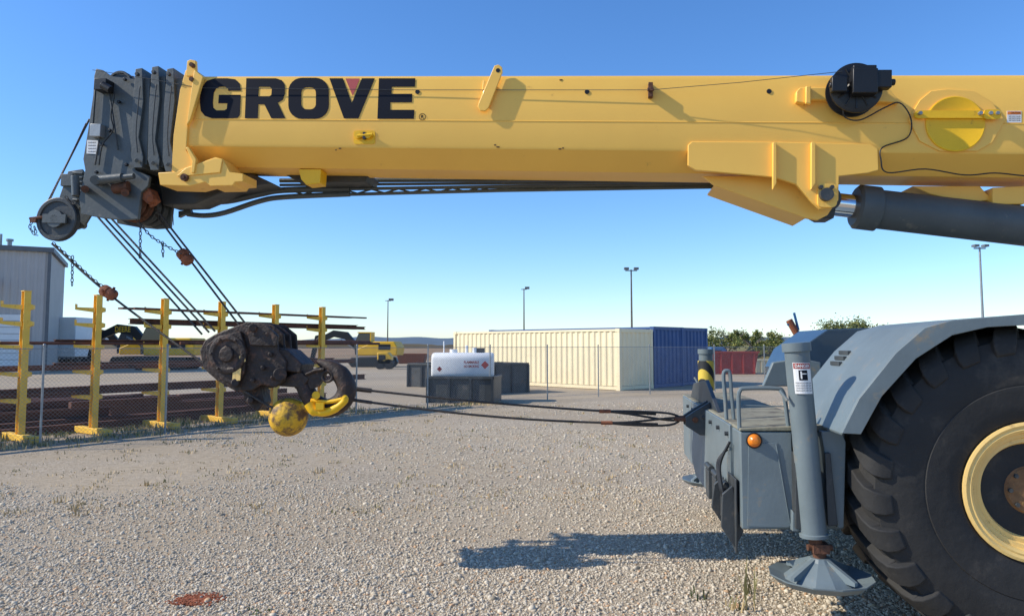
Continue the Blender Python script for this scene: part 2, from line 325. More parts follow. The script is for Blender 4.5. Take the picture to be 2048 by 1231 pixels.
mb.cyl(bx(170,378,-.6),bx(170,378,.03),.028,m=1);mb.cyl(bx(195,360,-.02),bx(245,355,-.02),.035,m=0);mb.cyl(bx(245,355,-.02),bx(268,352,-.02),.022,m=0);mb.cyl(bx(228,378,-.07),bx(258,372,-.07),.04,m=1)
mb.cyl(bx(190,360,-.6),bx(190,360,.02),.035,m=0);mb.cyl(bx(250,385,-.62),bx(250,385,-.02),.03,m=1)
ob("head_pin",mb,[GRY,RUST],head)
mb=MB()
for o in(-.2,-.36):bprism(mb,[(136,342),(164,338),(172,352),(166,405),(140,448),(118,455),(100,440),(104,412),(118,395)],o-.02,o,ref=-.2)
for y in range(345,400,9):mb.cyl(bx(146,y,-.19),bx(166,y+2,-.19),.012,n=6)
mb.box(bx(150,365,-.28),(.1,.2,.1),RB);mb.cyl(bx(150,352,-.1),bx(152,392,-.1),.03)
aux=ob("auxiliary_nose",mb,GRY,head,bev=.004)
mb=MB();c=bx(122,440,-.18,at=-.15);sheave(mb,c,B.n,.176,.055,hub=.4);
ob("nose_sheave",mb,GRYD,head)
mb=MB();mb.cyl(c-B.n*.3,c+B.n*.05,.03);mb.box(c+B.n*.04+B.u*.0,(.2,.02,.07),RB);mb.cyl(c+B.n*.02,c+B.n*.045,.07,m=0);mb.cyl(bx(60,437,-.12),bx(108,432,-.12),.012,m=1);mb.box(bx(68,440,-.12),(.05,.03,.04),RB,m=1);ob("sheave_axle",mb,[GRY,RUST],head)
mb=MB();mb.tube([bx(179,238,-.3),bx(95,405,-.28)],.008,6);mb.tube([bx(172,246,-.2),bx(100,400,-.2)],.004,6);ob("nose_pendant",mb,ROPE,head)
mb=MB();bprism(mb,[(268,362),(285,370),(300,378),(308,398),(296,408),(284,398),(282,385)],-.22,-.12);mb.cyl(bx(300,398,-.1),bx(300,398,-.24),.025);mb.tube([bx(300,395,-.17),bx(306,412,-.17)],.025,10);ob("rope_wedge_socket",mb,ORUST,head,bev=.004)
def chain(mb,pts,step=.034,r=.0045,sz=.017):
    P_=smooth(pts,10);L=0;nxt=0;k=0
    for i in range(len(P_)-1):
        a,b=P_[i],P_[i+1];l=(b-a).length
        while nxt<=L+l:
            c=a.lerp(b,(nxt-L)/l if l else 0);d=(b-a).normalized();x,y=basis(d);s=x if k%2 else y
            q=[c+d*sz*1.3*math.cos(t)+s*sz*.7*math.sin(t) for t in[j*math.pi/4 for j in range(9)]]
            mb.tube(q,r,5);nxt+=step;k+=1
        L+=l
CH=M("chain_steel",(.06,.055,.05),.6,metal=.4,bump=.1)
for pts in([(276,442),(300,470),(330,490),(362,507)],[(281,452),(280,515)],[(325,487),(326,512)],[(108,487),(145,520),(180,553),(208,575)],[(145,515),(144,570)],[(66,440),(60,455),(72,470),(68,450)],[(133,395),(150,408),(158,395)]):
    mb=MB();chain(mb,[bx(x,y,-.12) for x,y in pts],step=.03,r=.0035,sz=.014);ob("chain",mb,CH,head)
mb=MB();mb.tube([bx(345,408,-.3),bx(347,450,-.3)],.003,5);ob("cord",mb,ROPE,head)
# jib
jib=thing("stowed_jib",bx(800,390,-.6),None,None);jib.parent=crane;jib.location=WP[jib]-WP[crane]
mb=MB();JO=-.62
def j(x,y,o=JO):return bx(x,y,o)
mb.tube(smooth([j(313,403),j(400,402),j(455,402),j(520,388),j(570,380),j(700,378)],5),.026,10)
mb.tube(smooth([j(375,428),j(410,431),j(450,425),j(520,402),j(570,394),j(700,388)],5),.022,10)
mb.prism([j(362,424),j(385,420),j(388,428),j(372,431),j(362,436)],B.n*.04)
mb.prism([j(385,413),j(470,398),j(520,376),j(430,380),j(400,398)],B.n*.015)
mb.tube([j(560,380),j(1000,373),j(1480,368)],.014,8);mb.tube([j(690,389),j(1000,381),j(1480,373)],.014,8)
mb.tube([j(560,370,-.75),j(1480,363,-.75)],.012,8);mb.tube([j(560,361,-.9),j(1480,358,-.9)],.02,8);mb.tube([j(600,376,-.9),j(1000,376,-.9),j(1480,369,-.9)],.008,6)
for i in range(16):
    x=580+i*54;mb.tube([j(x,380-i*.7),j(x+27,389-i*1.0)],.008,6);mb.tube([j(x+27,389-i*1.),j(x+54,380-i*.7)],.008,6)
ob("jib_lattice",mb,GRY,jib)
mb=MB();mb.prism([j(313,345,-.35),j(500,345,-.35),j(545,366,-.35),j(460,378,-.35),j(388,408,-.35),j(325,410,-.35)],-B.n*.25);
ob("jib_base",mb,GRYD,jib,bev=.01)
mb=MB();mb.prism([j(565,346,-.4),j(738,346,-.4),j(730,364,-.4),j(600,366,-.4)],-B.n*.3);ob("jib_bracket",mb,GRYD,jib,bev=.01)
# lift cylinder
ca=bx(1640,405,-.31);cb=bx(2048,452,-.31);d=(cb-ca).normalized()
s0=(bx(1708,415,-.31)-ca).dot(d);s1=(bx(1752,420,-.31)-ca).dot(d)
mb=MB();mb.cyl(ca,ca+d*(s0+.1),.085,n=32);cylp=ob("cylinder_rod",mb,CHROME,crane)
mb=MB();mb.lathe(ca+d*s0,d,[(0,.1),(0,.14),(.02,.162),(s1-s0,.162),(s1-s0+.01,.142),(4.4,.142)],40);ob("lift_cylinder",mb,GRY,crane)
mb=MB();mb.cyl(ca-B.n*.18,ca+B.n*.18,.095,n=28);mb.prism([bx(1625,425,-.2),bx(1645,436,-.2),bx(1668,436,-.2),bx(1676,395,-.2),bx(1655,380,-.2),bx(1630,400,-.2)],-B.n*.2);ob("rod_end",mb,GRYD,crane,bev=.005)
mb=MB();q=[bx(1825,372,-.3),bx(1960,372,-.3),bx(1985,400,-.3),bx(1935,404,-.3),bx(1860,388,-.3)];mb.prism(q,-B.n*.3);mb.prism([bx(1985,375,-.25),bx(2048,372,-.25),bx(2100,380,-.25),bx(2048,408,-.25),bx(1985,408,-.25)],-B.n*.3);ob("boom_support",mb,YEL,boom,bev=.005)

# ---------------- chassis
TH=math.radians(7)
C=Fr(W(1600,1000,4.35),Vector((math.cos(TH),-math.sin(TH),0)))
def cx(px,py,off=0,at=None):return C.X(px,py,off,at)
def cprism(mb,pts,o0,o1,m=0,ref=None):
    ref=o1 if ref is None else ref
    mb.prism([C.P(*C.uv(x,y,ref),o1) for x,y in pts],C.n*(o0-o1),m)
RC=Matrix((C.u,C.n,C.w)).transposed()
mb=MB();cprism(mb,[(1479,862),(1690,862),(1688,1058),(1484,1058)],-3.05,0)
fr=ob("outrigger_box",mb,GRYL,crane,bev=.008)
mb=MB();cprism(mb,[(1481,856),(1655,850),(1655,861),(1479,861)],-3.05,.012);ob("deck_plate",mb,DECK,crane,bev=.004)
mb=MB();cprism(mb,[(1482,866),(1582,866),(1588,1055),(1486,1056)],.0,.03);cprism(mb,[(1497,885),(1555,885),(1582,1050),(1575,1054),(1495,1052)],.03,.035)
mb.tube([cx(1552,888,.037),cx(1580,1045,.037)],.003,6)
ob("side_panel",mb,GRYL,fr,bev=.004)
mb=MB();cprism(mb,[(1642,862),(1683,860),(1692,884),(1688,1054),(1676,1056)],0,.07);cprism(mb,[(1585,1020),(1600,1035),(1600,1062),(1585,1062)],0,.08);ob("side_panel",mb,GRYL,fr,bev=.005)
mb=MB();cprism(mb,[(1590,905),(1601,908),(1611,1056),(1592,1058)],.0,.11);cprism(mb,[(1650,905),(1661,905),(1676,1050),(1656,1052)],.07,.1);ob("jack_guide",mb,GRYD,fr,bev=.004)
mb=MB();p=cx(1508,880,.035);mb.lathe(p,C.n,[(0,.04),(.006,.04),(.02,.034),(.034,.018),(.036,.001)],28);ob("marker_lamp",mb,ORG,fr)
mb=MB();mb.torus(p+C.n*.004,C.n,.041,.006,28);ob("lamp_ring",mb,BLK,fr)
u,w=C.uv(1481,858,0);ul,wl=C.uv(1484,1058,0)
def cp(du,dw,off):return C.P(u+du,w+dw,off)
mb=MB();mb.prism([cp(-.003,0,-.25),cp(-.003,-.62,-.25),cp(-.003,-.62,-2.0),cp(-.003,-.2,-2.9),cp(-.003,0,-2.9)],C.u*-.02);fb=ob("front_plate",mb,GRYL,fr,bev=.004)
for k in range(3):
    mb=MB();o=-.35-k*.32;mb.box(cp(-.04,-.5,o),(.05,.16,.2),RC);mb.cyl(cp(-.05,-.38,o-.1),cp(-.05,-.38,o+.1),.02);ob("front_bracket",mb,[GRYD],fr,bev=.004)
mb=MB();mb.prism([cp(-.04,-.35,-.08),cp(-.1,-.4,-.08),cp(-.11,-.6,-.08),cp(-.03,-.72,-.08),cp(.02,-.62,-.08)],-C.n*.03)
mb.prism([cp(-.02,-.3,-.03),cp(-.02,-.75,-.06),cp(-.02,-.7,-.3),cp(-.02,-.3,-.3)],-C.u*.012)
ob("front_bracket",mb,[GRYD],fr,bev=.004)
mb=MB();mb.prism([cp(-.04,-.35,-.4),cp(-.1,-.4,-.4),cp(-.12,-.55,-.4),cp(-.05,-.66,-.4),cp(.0,-.6,-.4)],-C.n*.03);ob("front_bracket",mb,[GRYD],fr,bev=.004)
for k in range(3):
    mb=MB();mb.tube(smooth([cp(-.03,-.1-.03*k,-.2-.05*k),cp(-.09,-.25,-.22-.05*k),cp(-.08,-.42,-.15-.05*k),cp(-.04,-.5,-.2-.04*k)]),.009,6);ob("hydraulic_hose",mb,[BLK],fr)
for k in range(7):
    mb=MB();mb.cyl(cp(-.02,-.06,-.3-.35*k),cp(-.045,-.06,-.3-.35*k),.015,n=6);ob("plate_bolt",mb,GRYD,fr)
mb=MB()
for oo in(-1.35,-1.5):
    mb.prism([C.P(u+.02,w+.06,oo),C.P(u-.08,w+.0,oo),C.P(u-.17,w-.06,oo),C.P(u-.17,w-.13,oo),C.P(u-.06,w-.2,oo),C.P(u+.02,w-.2,oo)],-C.n*.035)
ob("tow_lug",mb,GRYD,fr,bev=.006)
LUG=C.P(u-.14,w-.08,-1.44)
mb=MB();mb.prism([C.P(u+.02,w+.012,-1.0),C.P(u+.02,w+.22,-1.6),C.P(u+.02,w+.15,-2.4),C.P(u+.02,w+.012,-2.6)],C.u*.03);ob("winch_guard",mb,GRYD,fr,bev=.004)
mb=MB();mb.tube(smooth([cx(x,y,-.03) for x,y in [(1479,857),(1477,800),(1480,781),(1492,776),(1552,776),(1565,782),(1570,800),(1577,855)]],4),.013,8);mb.tube([cx(1486,810,-.03),cx(1567,812,-.03)],.004,6);ob("grab_rail",mb,GRYL,crane)
mb=MB();mb.tube(smooth([cx(1468,842,-.5),cx(1463,790,-.5),cx(1460,748,-.5),cx(1454,741,-.5),cx(1447,748,-.5),cx(1450,790,-.5),cx(1453,838,-.5)],4),.013,8);ob("grab_rail",mb,GRYL,crane)
ZF=cx(1640,1180,.1).z+.085
def jack(top,bot,zf):
    r=.075
    j_=thing("outrigger_jack",bot,None,None);j_.parent=crane;j_.location=WP[j_]-WP[crane]
    d=(bot-top);L=d.length
    mb=MB();mb.lathe(top,d,[(0,r*.8),(0,r+.006),(.05,r+.006),(.052,r*.93),(L*.98,r*.93),(L*.985,r+.004),(L,r+.004)],28);mb.tube([top+C.n*.02-C.u*.12+d*.25,top+C.n*.05-C.u*.09+d*.3],.01)
    ob("jack_tube",mb,GRYL,j_)
    e=bot
    ft=Vector((e.x+.03,e.y,zf))
    mb=MB();mb.cyl(e,Vector((ft.x,ft.y,zf+.1)),.036,m=0);mb.box(Vector((ft.x,ft.y,zf+.155)),(.09,.09,.05),RC,m=0);mb.cyl(Vector((ft.x-.07,ft.y,zf+.155)),Vector((ft.x+.07,ft.y,zf+.155)),.018,m=0);ob("jack_rod",mb,RUST,j_)
    mb=MB();mb.lathe(ft-Z*.03,Z,[(0,.18),(-.008,.24),(.03,.285),(.038,.285),(.01,.2),(.045,.16),(.11,.07),(.13,.055),(.13,.001)],12)
    for k in range(4):
        a=k*math.pi/2+.5;dd=Vector((math.cos(a),math.sin(a),0));q=ft
        sd=Vector((-math.sin(a),math.cos(a),0))*.012
        mb.prism([q+dd*.05+Z*.1-sd,q+dd*.23+Z*.02-sd,q+dd*.23-Z*.0-sd,q+dd*.05-sd],sd*2)
    ob("jack_float",mb,GRYL,j_,flat=True)
    return j_
top=cx(1592,685,.1);bot=cx(1628,1072,.1)
jn=jack(top,bot,ZF)
bo=C.P(*C.uv(1592,1058,.1),-3.2);tp=Vector((bo.x-.03,bo.y,1.66))
jf=jack(tp+C.u*.0,Vector((bo.x-.04,bo.y,.5)),ZF-.06)
mb=MB();mb.cyl(tp-Z*.42,tp-Z*.12,.082,n=28);ob("hazard_band",mb,HAZ,jf,label="yellow and black striped band")
def onj(a,b):
    t=(b-685)/(1072-685);c=top.lerp(bot,t);rr_=.0765
    x=(a-1600)/(F)*4.25;ang=x/rr_;return c+C.n*rr_*math.cos(ang)+C.u*rr_*math.sin(ang)
mb=MB();n=8
def patch(x0,y0,x1,y1,m,e=0):
    vs=[];fs=[]
    for i in range(n+1):
        for yy in(y0,y1):
            p=onj(x0+(x1-x0)*i/n,yy);vs.append(p+C.n*e)
    for i in range(n):fs.append((2*i,2*i+1,2*i+3,2*i+2))
    mb.add(vs,fs,m)
patch(1583,725,1619,787,0,.0005);patch(1584,726,1618,737,1,.0015);patch(1593,740,1610,760,2,.0015)
put_text(mb,"DANGER",lambda a,b:onj(a,b)+C.n*.003,1587,728,1616,735,0,.02)
patch(1596,742,1599,757,0,.003);patch(1599,746,1608,748,0,.003)
for y in(764,769,774,779):put_text(mb,"CRUSH HAZARD KEEP CLEAR",lambda a,b:onj(a,b)+C.n*.002,1585,y,1617,y+3,2,.0)
ob("danger_decal",mb,[WHT,REDP,LET],jn,flat=True,fixn=False)
# fenders
out=[(1684,866),(1718,797),(1792,705),(1850,655),(1905,640),(2048,628),(2300,628)]
inn=[(1722,868),(1764,792),(1832,717),(1905,670),(1975,654),(2048,650),(2300,650)]
FO=.36
uo=[C.uv(x,y,FO) for x,y in out];ui=[C.uv(x,y,FO) for x,y in inn]
def fender(o_near,o_far,nm):
    mb=MB();fo=o_near
    mb.prism([C.P(a,b,fo) for a,b in uo]+[C.P(a,b,fo) for a,b in ui[::-1]],-C.n*.02)
    mb.prism([C.P(a,b,fo-.02) for a,b in uo]+[C.P(a+.006,b-.014,fo-.02) for a,b in uo[::-1]],C.n*(o_far-fo+.02))
    return ob(nm,mb,GRYL,crane,bev=.003)
fen=fender(FO,FO-1.05,"fender")
mb=MB();cprism(mb,[(1583,772),(1578,738),(1598,698),(1656,658),(1742,655),(2000,652),(2000,772)],-3.5,-2.5);ff=ob("far_fender",mb,NAVY,crane,bev=.01,label="boxed fender beyond the deck, sky reflection painted in dark blue")
mb=MB();cprism(mb,[(1526,772),(1546,724),(1600,716),(1642,724),(1642,772)],-2.49,-2.42);ob("inner_panel",mb,GRYL,ff,bev=.01)
q1=Vector(uo[1]);q0=Vector(uo[2]);dv=q0-q1
for t in(.66,.8,.94):
    mb=MB();c0=C.P(q1.x+dv.x*t,q1.y+dv.y*t+.008,FO-.8);mb.box(c0,(.02,.18,.025),RC);ob("fender_tread",mb,GRYD,fen)
mb=MB();mb.prism([C.P(u+.75,w-.05,-.95),C.P(u+4,w-.05,-.95),C.P(u+4,w-.55,-.95),C.P(u+.75,w-.55,-.95)],-C.n*1.1);ob("chassis_frame",mb,GRYD,crane,bev=.01)
mb=MB();mb.prism([C.P(u+1.0,w+.03,-.8),C.P(u+4,w+.03,-.8),C.P(u+4,w+.3,-.8),C.P(u+1.4,w+.3,-.8),C.P(u+1.0,w+.1,-.8)],-C.n*1.5);ob("engine_hood",mb,GRYL,crane,bev=.02)
def wheel(ctr,parent,flip=1):
    ax=C.n*flip;K=.945;ctr=ctr-ax*.38
    wr=thing("wheel",ctr,None,None);wr.parent=parent;wr.location=ctr-WP[parent]
    x,y=C.u,C.w
    def pt(a,r,t):return ctr+ax*t+(x*math.cos(a)+y*math.sin(a))*r*K
    hp=[(.30,.36),(.345,.38),(.372,.42),(.385,.5),(.388,.6),(.383,.605),(.386,.615),(.386,.7),(.376,.79),(.354,.865),(.29,.9),(0,.907)]
    pr=[(a,b*K) for a,b in hp];pr=pr+[(-a,b) for a,b in pr[-2::-1]]
    mb=MB();mb.lathe(ctr,ax,pr,72)
    ty=ob("tyre",mb,RUB,wr)
    st=[(-.02,.95,0),(.1,.951,.05),(.2,.951,.1),(.29,.946,.15),(.345,.928,.19),(.378,.89,.215),(.391,.84,.23),(.388,.79,.235)]
    NL=25
    mb=MB()
    for sgn in(1,-1):
        for i in range(NL):
            a0=2*math.pi*i/NL+(0 if sgn>0 else math.pi/NL);vs=[];fs=[];k=len(st)
            for q,(t,r,da) in enumerate(st):
                w2=(.066,.066,.067,.07,.074,.078,.076,.066)[q]
                ri=r-.075 if q<5 else r-.03; ti=t if q<5 else t-.04
                for s_ in(-1,1):
                    tw=w2*s_
                    vs.append(pt(a0+da+tw*.95,r,t*sgn));vs.append(pt(a0+da+tw*1.15,ri,ti*sgn))
            for q in range(k-1):
                b=4*q;fs+=[(b,b+2,b+6,b+4),(b+1,b,b+4,b+5),(b+2,b+3,b+7,b+6)]
            fs+=[(0,1,3,2),(4*k-4,4*k-2,4*k-1,4*k-3)]
            mb.add(vs,fs)
    t_=ob("tread",mb,RUB,ty,bev=.006);t_["kind"]="stuff"
    mb=MB();mb.lathe(ctr,ax,[(.27,.335),(.33,.36),(.36,.375),(.375,.375),(.38,.36),(.372,.345),(.376,.335),(.366,.32),(.335,.312),(.335,.29),(.32,.284),(.325,.262),(.30,.25),(.22,.24),(.2,.22),(.2,.001)],64);ob("rim",mb,RIM,wr)
    mb=MB();mb.lathe(ctr,ax,[(.195,.236),(.215,.236),(.22,.2),(.235,.17),(.29,.15),(.3,.13),(.315,.12),(.32,.001)],40)
    hb_=ob("hub",mb,HUB,wr)
    for i in range(20):
        mb=MB();a=2*math.pi*i/20;mb.cyl(pt(a,.228,.214),pt(a,.228,.228),.014,n=8);ob("wheel_bolt",mb,BLK,hb_)
    for i in range(8):
        mb=MB();a=2*math.pi*i/8;mb.cyl(pt(a,.115,.3),pt(a,.115,.332),.012,n=6);ob("hub_bolt",mb,GRYD,hb_)
    return wr
uu,ww=C.uv(2046,968,.30);wc_=C.P(uu+.085,0,.28);wc_.z=.915
wheel(wc_,crane)
wheel(wc_-C.n*3.5+C.u*.5,crane,-1)

# =========================================================== ropes, hook block, ball
BD=-.3
def rope(name,pts,r,label,cat="rope",group=None,sm=1):
    mb=MB();mb.tube(smooth(pts,6) if sm else pts,r,8);return ob(name,mb,ROPE,label=label,cat=cat,group=group)
def r_(x,y,o=BD):return bx(x,y,o)
for a,b,o in(((196,434),(404,668),-.36),((208,434),(418,664),-.3),((222,436),(430,662),-.24),((296,408),(478,650),-.34),((306,410),(492,648),-.26)):
    rope("hoist_rope",[r_(*a,o),r_(*b,o)],.0085,"dark steel hoist rope running from boom head to hook block",group="hoist ropes of the crane",sm=0)
rope("whip_rope",[r_(104,487,-.15),r_(218,588,-.17),r_(410,728,-.12),r_(545,815,-.12),r_(600,826,-.15)],.009,"single dark whip rope passing the hook block to the ball")
def weight(x,y,dx,dy,o,lab):
    a=r_(x-dx,y-dy,o);b=r_(x+dx,y+dy,o);d=(b-a);L=d.length
    mb=MB();mb.lathe(a,d,[(0,.022),(0,.04),(L*.1,.046),(L*.42,.046),(L*.46,.038),(L*.52,.038),(L*.56,.046),(L*.9,.046),(L,.04),(L,.022)],14)
    x_,y_=basis(d)
    for s in(1,-1):mb.cyl(a+d*.3+x_*.045*s,a+d*.3+x_*.06*s,.012,n=6);mb.cyl(a+d*.7-y_*.06,a+d*.7+y_*.06,.01,n=6)
    ob("rope_weight",mb,ORUST,label=lab,cat="rope weight",group="anti-two-block weights")
weight(370,514,9,11,-.3,"rusty clamp weight on the twin hoist ropes with chain")
weight(217,585,12,7,-.15,"rusty clamp weight on the single whip rope with chain")
hb=thing("hook_block",r_(520,715),"dark brown greasy crane hook block pulled sideways","hook block")
cheek=[(406,700),(416,680),(436,668),(500,643),(535,648),(560,668),(562,700),(578,722),(576,760),(556,774),(528,768),(510,780),(478,782),(440,760),(412,735)]
for o in(-.1,-.22,-.34,-.46):
    mb=MB();bprism(mb,cheek,o-.025,o,ref=-.15);ob("cheek_plate",mb,BLOCK,hb,bev=.01)
mb=MB();bprism(mb,[(412,690),(436,672),(480,662),(492,700),(488,745),(470,770),(440,758),(414,735)],-.1,-.06);bprism(mb,[(490,650),(535,652),(556,672),(552,692),(500,690)],-.1,-.07)
c=r_(456,708,-.06);mb.lathe(c,B.n,[(0,.15),(.015,.15),(.02,.14),(.02,.11),(.01,.105),(.01,.06),(.035,.055),(.04,.001)],36)
for i in range(6):
    a=i*math.pi/3;mb.cyl(c+B.n*.018+(B.u*math.cos(a)+B.w*math.sin(a))*.125,c+B.n*.03+(B.u*math.cos(a)+B.w*math.sin(a))*.125,.012,n=6)
mb.cyl(r_(560,748,-.06),r_(560,748,-.5),.05);mb.cyl(r_(505,655,-.04),r_(505,655,-.5),.03);mb.cyl(r_(470,765,-.04),r_(470,765,-.5),.03)
for x,y in((510,668),(535,668),(525,735),(540,708),(505,760),(545,755)):mb.cyl(r_(x,y,-.1),r_(x,y,-.065),.018,n=6)
ob("cheek_weight",mb,BLOCK,hb,bev=.006)
for o in(-.18,-.3,-.42):
    mb=MB();sheave(mb,bx(462,705,-.15,at=o),B.n,.185,.055);ob("block_sheave",mb,GRYD,hb)
mb=MB();bprism(mb,[(466,738),(482,736),(480,760),(464,762)],-.05,-.045);bprism(mb,[(478,712),(489,709),(491,722),(481,726)],-.05,-.045);ob("block_plate",mb,RIM,hb)
mb=MB();bprism(mb,[(482,775),(520,768),(528,805),(516,822),(490,803)],-.3,-.16);bprism(mb,[(530,690),(575,700),(604,728),(600,745),(572,742),(535,720)],-.38,-.12);mb.cyl(r_(500,800,-.1),r_(500,800,-.36),.025);bprism(mb,[(545,765),(600,742),(618,757),(606,775),(560,772)],-.34,-.14);mb.tube([r_(588,738,-.25),r_(605,770,-.25)],.06,14)
ob("hook_trunnion",mb,BLOCK,hb,bev=.008)
mb=MB();pts=[(598,748),(610,774),(626,802),(654,816),(682,804),(694,778),(684,752),(666,736),(650,728),(636,722)]
hk=smooth([r_(x,y,-.2) for x,y in pts],4);k=len(hk)
rad=[.06+.014*math.sin(math.pi*i/(k-1)*1.1) if i<k*.7 else .064*(1-(i-k*.7)/(k*.3)*.72) for i in range(k)]
mb.tube(hk,rad,14);mb.tube([r_(612,748,-.14),r_(630,740,-.14),r_(648,738,-.14)],.014,8);mb.torus(r_(655,752,-.15),B.n,.04,.012,16)
mb.prism([r_(x,y,-.15) for x,y in((606,742),(640,733),(652,745),(636,772),(620,778))],-B.n*.05)
ob("hook",mb,BLOCK,hb)
bl_=thing("headache_ball",r_(577,833,-.2),"yellow overhaul ball with rusty patches hanging in the hook","overhaul ball")
mb=MB();bc=r_(577,833,-.2);d=(r_(625,806,-.2)-bc).normalized()
prof=[(-.148*math.cos(math.pi*i/16),max(1e-5,.148*math.sin(math.pi*i/16))) for i in range(16)]
prof=[q for q in prof if not(q[0]>.135)]+[(.15,.05),(.2,.04),(.2,.001)]
mb.lathe(bc,d,prof,36);ob("ball",mb,BALL,bl_)
mb=MB();e=bc+d*.19;mb.tube([e,r_(622,808,-.2)],.05,12);
mb.tube(smooth([r_(618,806,-.1),r_(630,822,-.1),r_(650,824,-.1),r_(672,816,-.1),r_(690,800,-.1),r_(686,792,-.1)],4),[.04]*5+[.03]*8+[.026]*6+[.02]*2,12)
mb.tube(smooth([r_(622,800,-.1),r_(645,803,-.1),r_(665,802,-.1),r_(690,796,-.1)],4),.015,8);mb.cyl(r_(632,790,-.07),r_(632,790,-.28),.03);mb.box(r_(640,812,-.07),(.06,.03,.05))
ob("ball_hook",mb,YEL2,bl_)
def seg(a,b,n=12,sag=.05,dy=0):
    return [a.lerp(b,i/n)-Z*sag*math.sin(math.pi*i/n) for i in range(n+1)]
S1=seg(r_(690,775,-.3),LUG+Vector((-.25,.04,.03)),sag=.02);S2=seg(r_(690,797,-.2),LUG+Vector((-.25,-.03,-.04)),sag=.045)
lab="dark steel tie-back sling stretched between hook and front lug"
mbb=MB();mbb.tube(S1,.009,8);mbb.tube([S1[0],S1[1]],.018,8);ob("wire_sling",mbb,ROPE,label=lab,cat="wire sling",group="tie-back slings")
mbb=MB();mbb.tube(S2,.009,8);mbb.tube([S2[0],S2[1]],.013,8);ob("wire_sling",mbb,ROPE,label=lab,cat="wire sling",group="tie-back slings")
for S in(S1,S2):
    e=S[-1];t=MB();L2=LUG+Vector((-.06,0,.0))
    t.tube(smooth([S[-3],S[-2]+Z*.012,e.lerp(L2,.5)+Z*.025,L2,e.lerp(L2,.5)-Z*.03,S[-2]-Z*.012,S[-3]],4),.009,8);t.cyl(S[-3]-Vector((.05,0,0)),S[-3]+Vector((.04,0,0)),.015,m=1)
    ob("sling_eye",t,[ROPE,ORUST],label="spliced sling eye with ferrule at the tow shackle",cat="sling eye",group="sling eyes")
mb=MB();mb.tube(smooth([LUG+Vector((.03,-.06,0)),LUG+Vector((-.05,-.06,0)),LUG+Vector((-.1,0,0)),LUG+Vector((-.05,.06,0)),LUG+Vector((.03,.06,0))],5),.018,10);mb.cyl(LUG+Vector((.03,-.11,0)),LUG+Vector((.03,.11,0)),.022);ob("shackle",mb,RUST,label="dark steel shackle pinned to the front tow lug",cat="shackle")

# =========================================================== racks
R0=GP(42,882);R1=GP(645,824);rd=(R1-R0).normalized();rp=Vector((rd.y,-rd.x,0))
rz=math.atan2(rd.y,rd.x)
levels=[.75,1.22,1.7,2.12,2.42]
src=thing("storage_rack_column",(0,0,0),"yellow steel cantilever rack column with stub arms on gravel","storage rack",group="yellow cantilever rack columns")
mb=MB();mb.box((0,-.06,1.33),(.11,.012,2.66));mb.box((0,.06,1.33),(.11,.012,2.66));mb.box((0,0,1.33),(.012,.108,2.66));mb.box((0,0,2.67),(.13,.14,.012));ob("post",mb,RACK,src)
Ri=Matrix.Rotation(-rz,3,'Z');al_=(Ri@Vector((-.95,-.3,0))).normalized();an_=Vector((-al_.y,al_.x,0))
for z in levels:
    mb=MB();L=.34;o_=al_*.04
    mb.prism([o_-an_*.04+Z*z,o_+al_*L-an_*.04+Z*(z+.01),o_+al_*L-an_*.04+Z*(z-.04),o_-an_*.04+Z*(z-.09)],an_*.08);ob("arm",mb,RACK,src)
    mb=MB();mb.prism([o_+al_*(L-.02)-an_*.05+Z*(z+.012),o_+al_*(L)-an_*.05+Z*(z+.012),o_+al_*(L)-an_*.05+Z*(z+.07),o_+al_*(L-.02)-an_*.05+Z*(z+.07)],an_*.1);ob("arm_stop",mb,RACK,src)
    mb=MB();mb.prism([-o_-an_*.05+Z*(z-.1),-o_-al_*.09-an_*.05+Z*(z-.07),-o_-al_*.09-an_*.05+Z*(z+.0),-o_-an_*.05+Z*(z+.03)],an_*.1);ob("arm_clip",mb,RACK,src)
mb=MB();mb.box((0,0,.07),(.14,1.2,.12));ob("base",mb,RACK,src,bev=.01)
for i,px in enumerate((45,190,325,440,548,642)):
    r=ray(px,760);r2=Vector((r.x,r.y))
    A=np.array([[r2.x,-rd.x],[r2.y,-rd.y]]);t,s=np.linalg.solve(A,np.array([R0.x,R0.y]))
    loc=R0+rd*s
    if i==0:src.location=loc;src.rotation_euler=(0,0,rz)
    else:dup(src,loc,rz)
def ibeam(s0,s1,off,z,h=.16,w=.12,kind='I',tw=0,lab=None):
    a=R0+rd*s0+rp*off;a.z=z;b=R0+rd*s1+rp*(off+tw);b.z=z;d=(b-a);x=Vector((-d.y,d.x,0)).normalized()
    mb=MB()
    if kind=='I':
        t=.014;prof=[(-w/2,0),(w/2,0),(w/2,t),(t/2,t),(t/2,h-t),(w/2,h-t),(w/2,h),(-w/2,h),(-w/2,h-t),(-t/2,h-t),(-t/2,t),(-w/2,t)]
        mb.prism([a+x*p+Z*q for p,q in prof],d)
    elif kind=='P':mb.cyl(a+Z*h/2,b+Z*h/2,h/2,n=12)
    else:mb.prism([a+x*p+Z*q for p,q in((-w/2,0),(w/2,0),(w/2,h),(-w/2,h))],d)
    ob("steel_beam",mb,BEAM,label=lab or {"I":"long rusty brown I-beam lying on rack arms","P":"long rusty pipe lying on rack arms","B":"long rusty flat steel bar stored on rack"}[kind],cat="steel beam",group="steel stock on the rack")
TL=(R1-R0).length
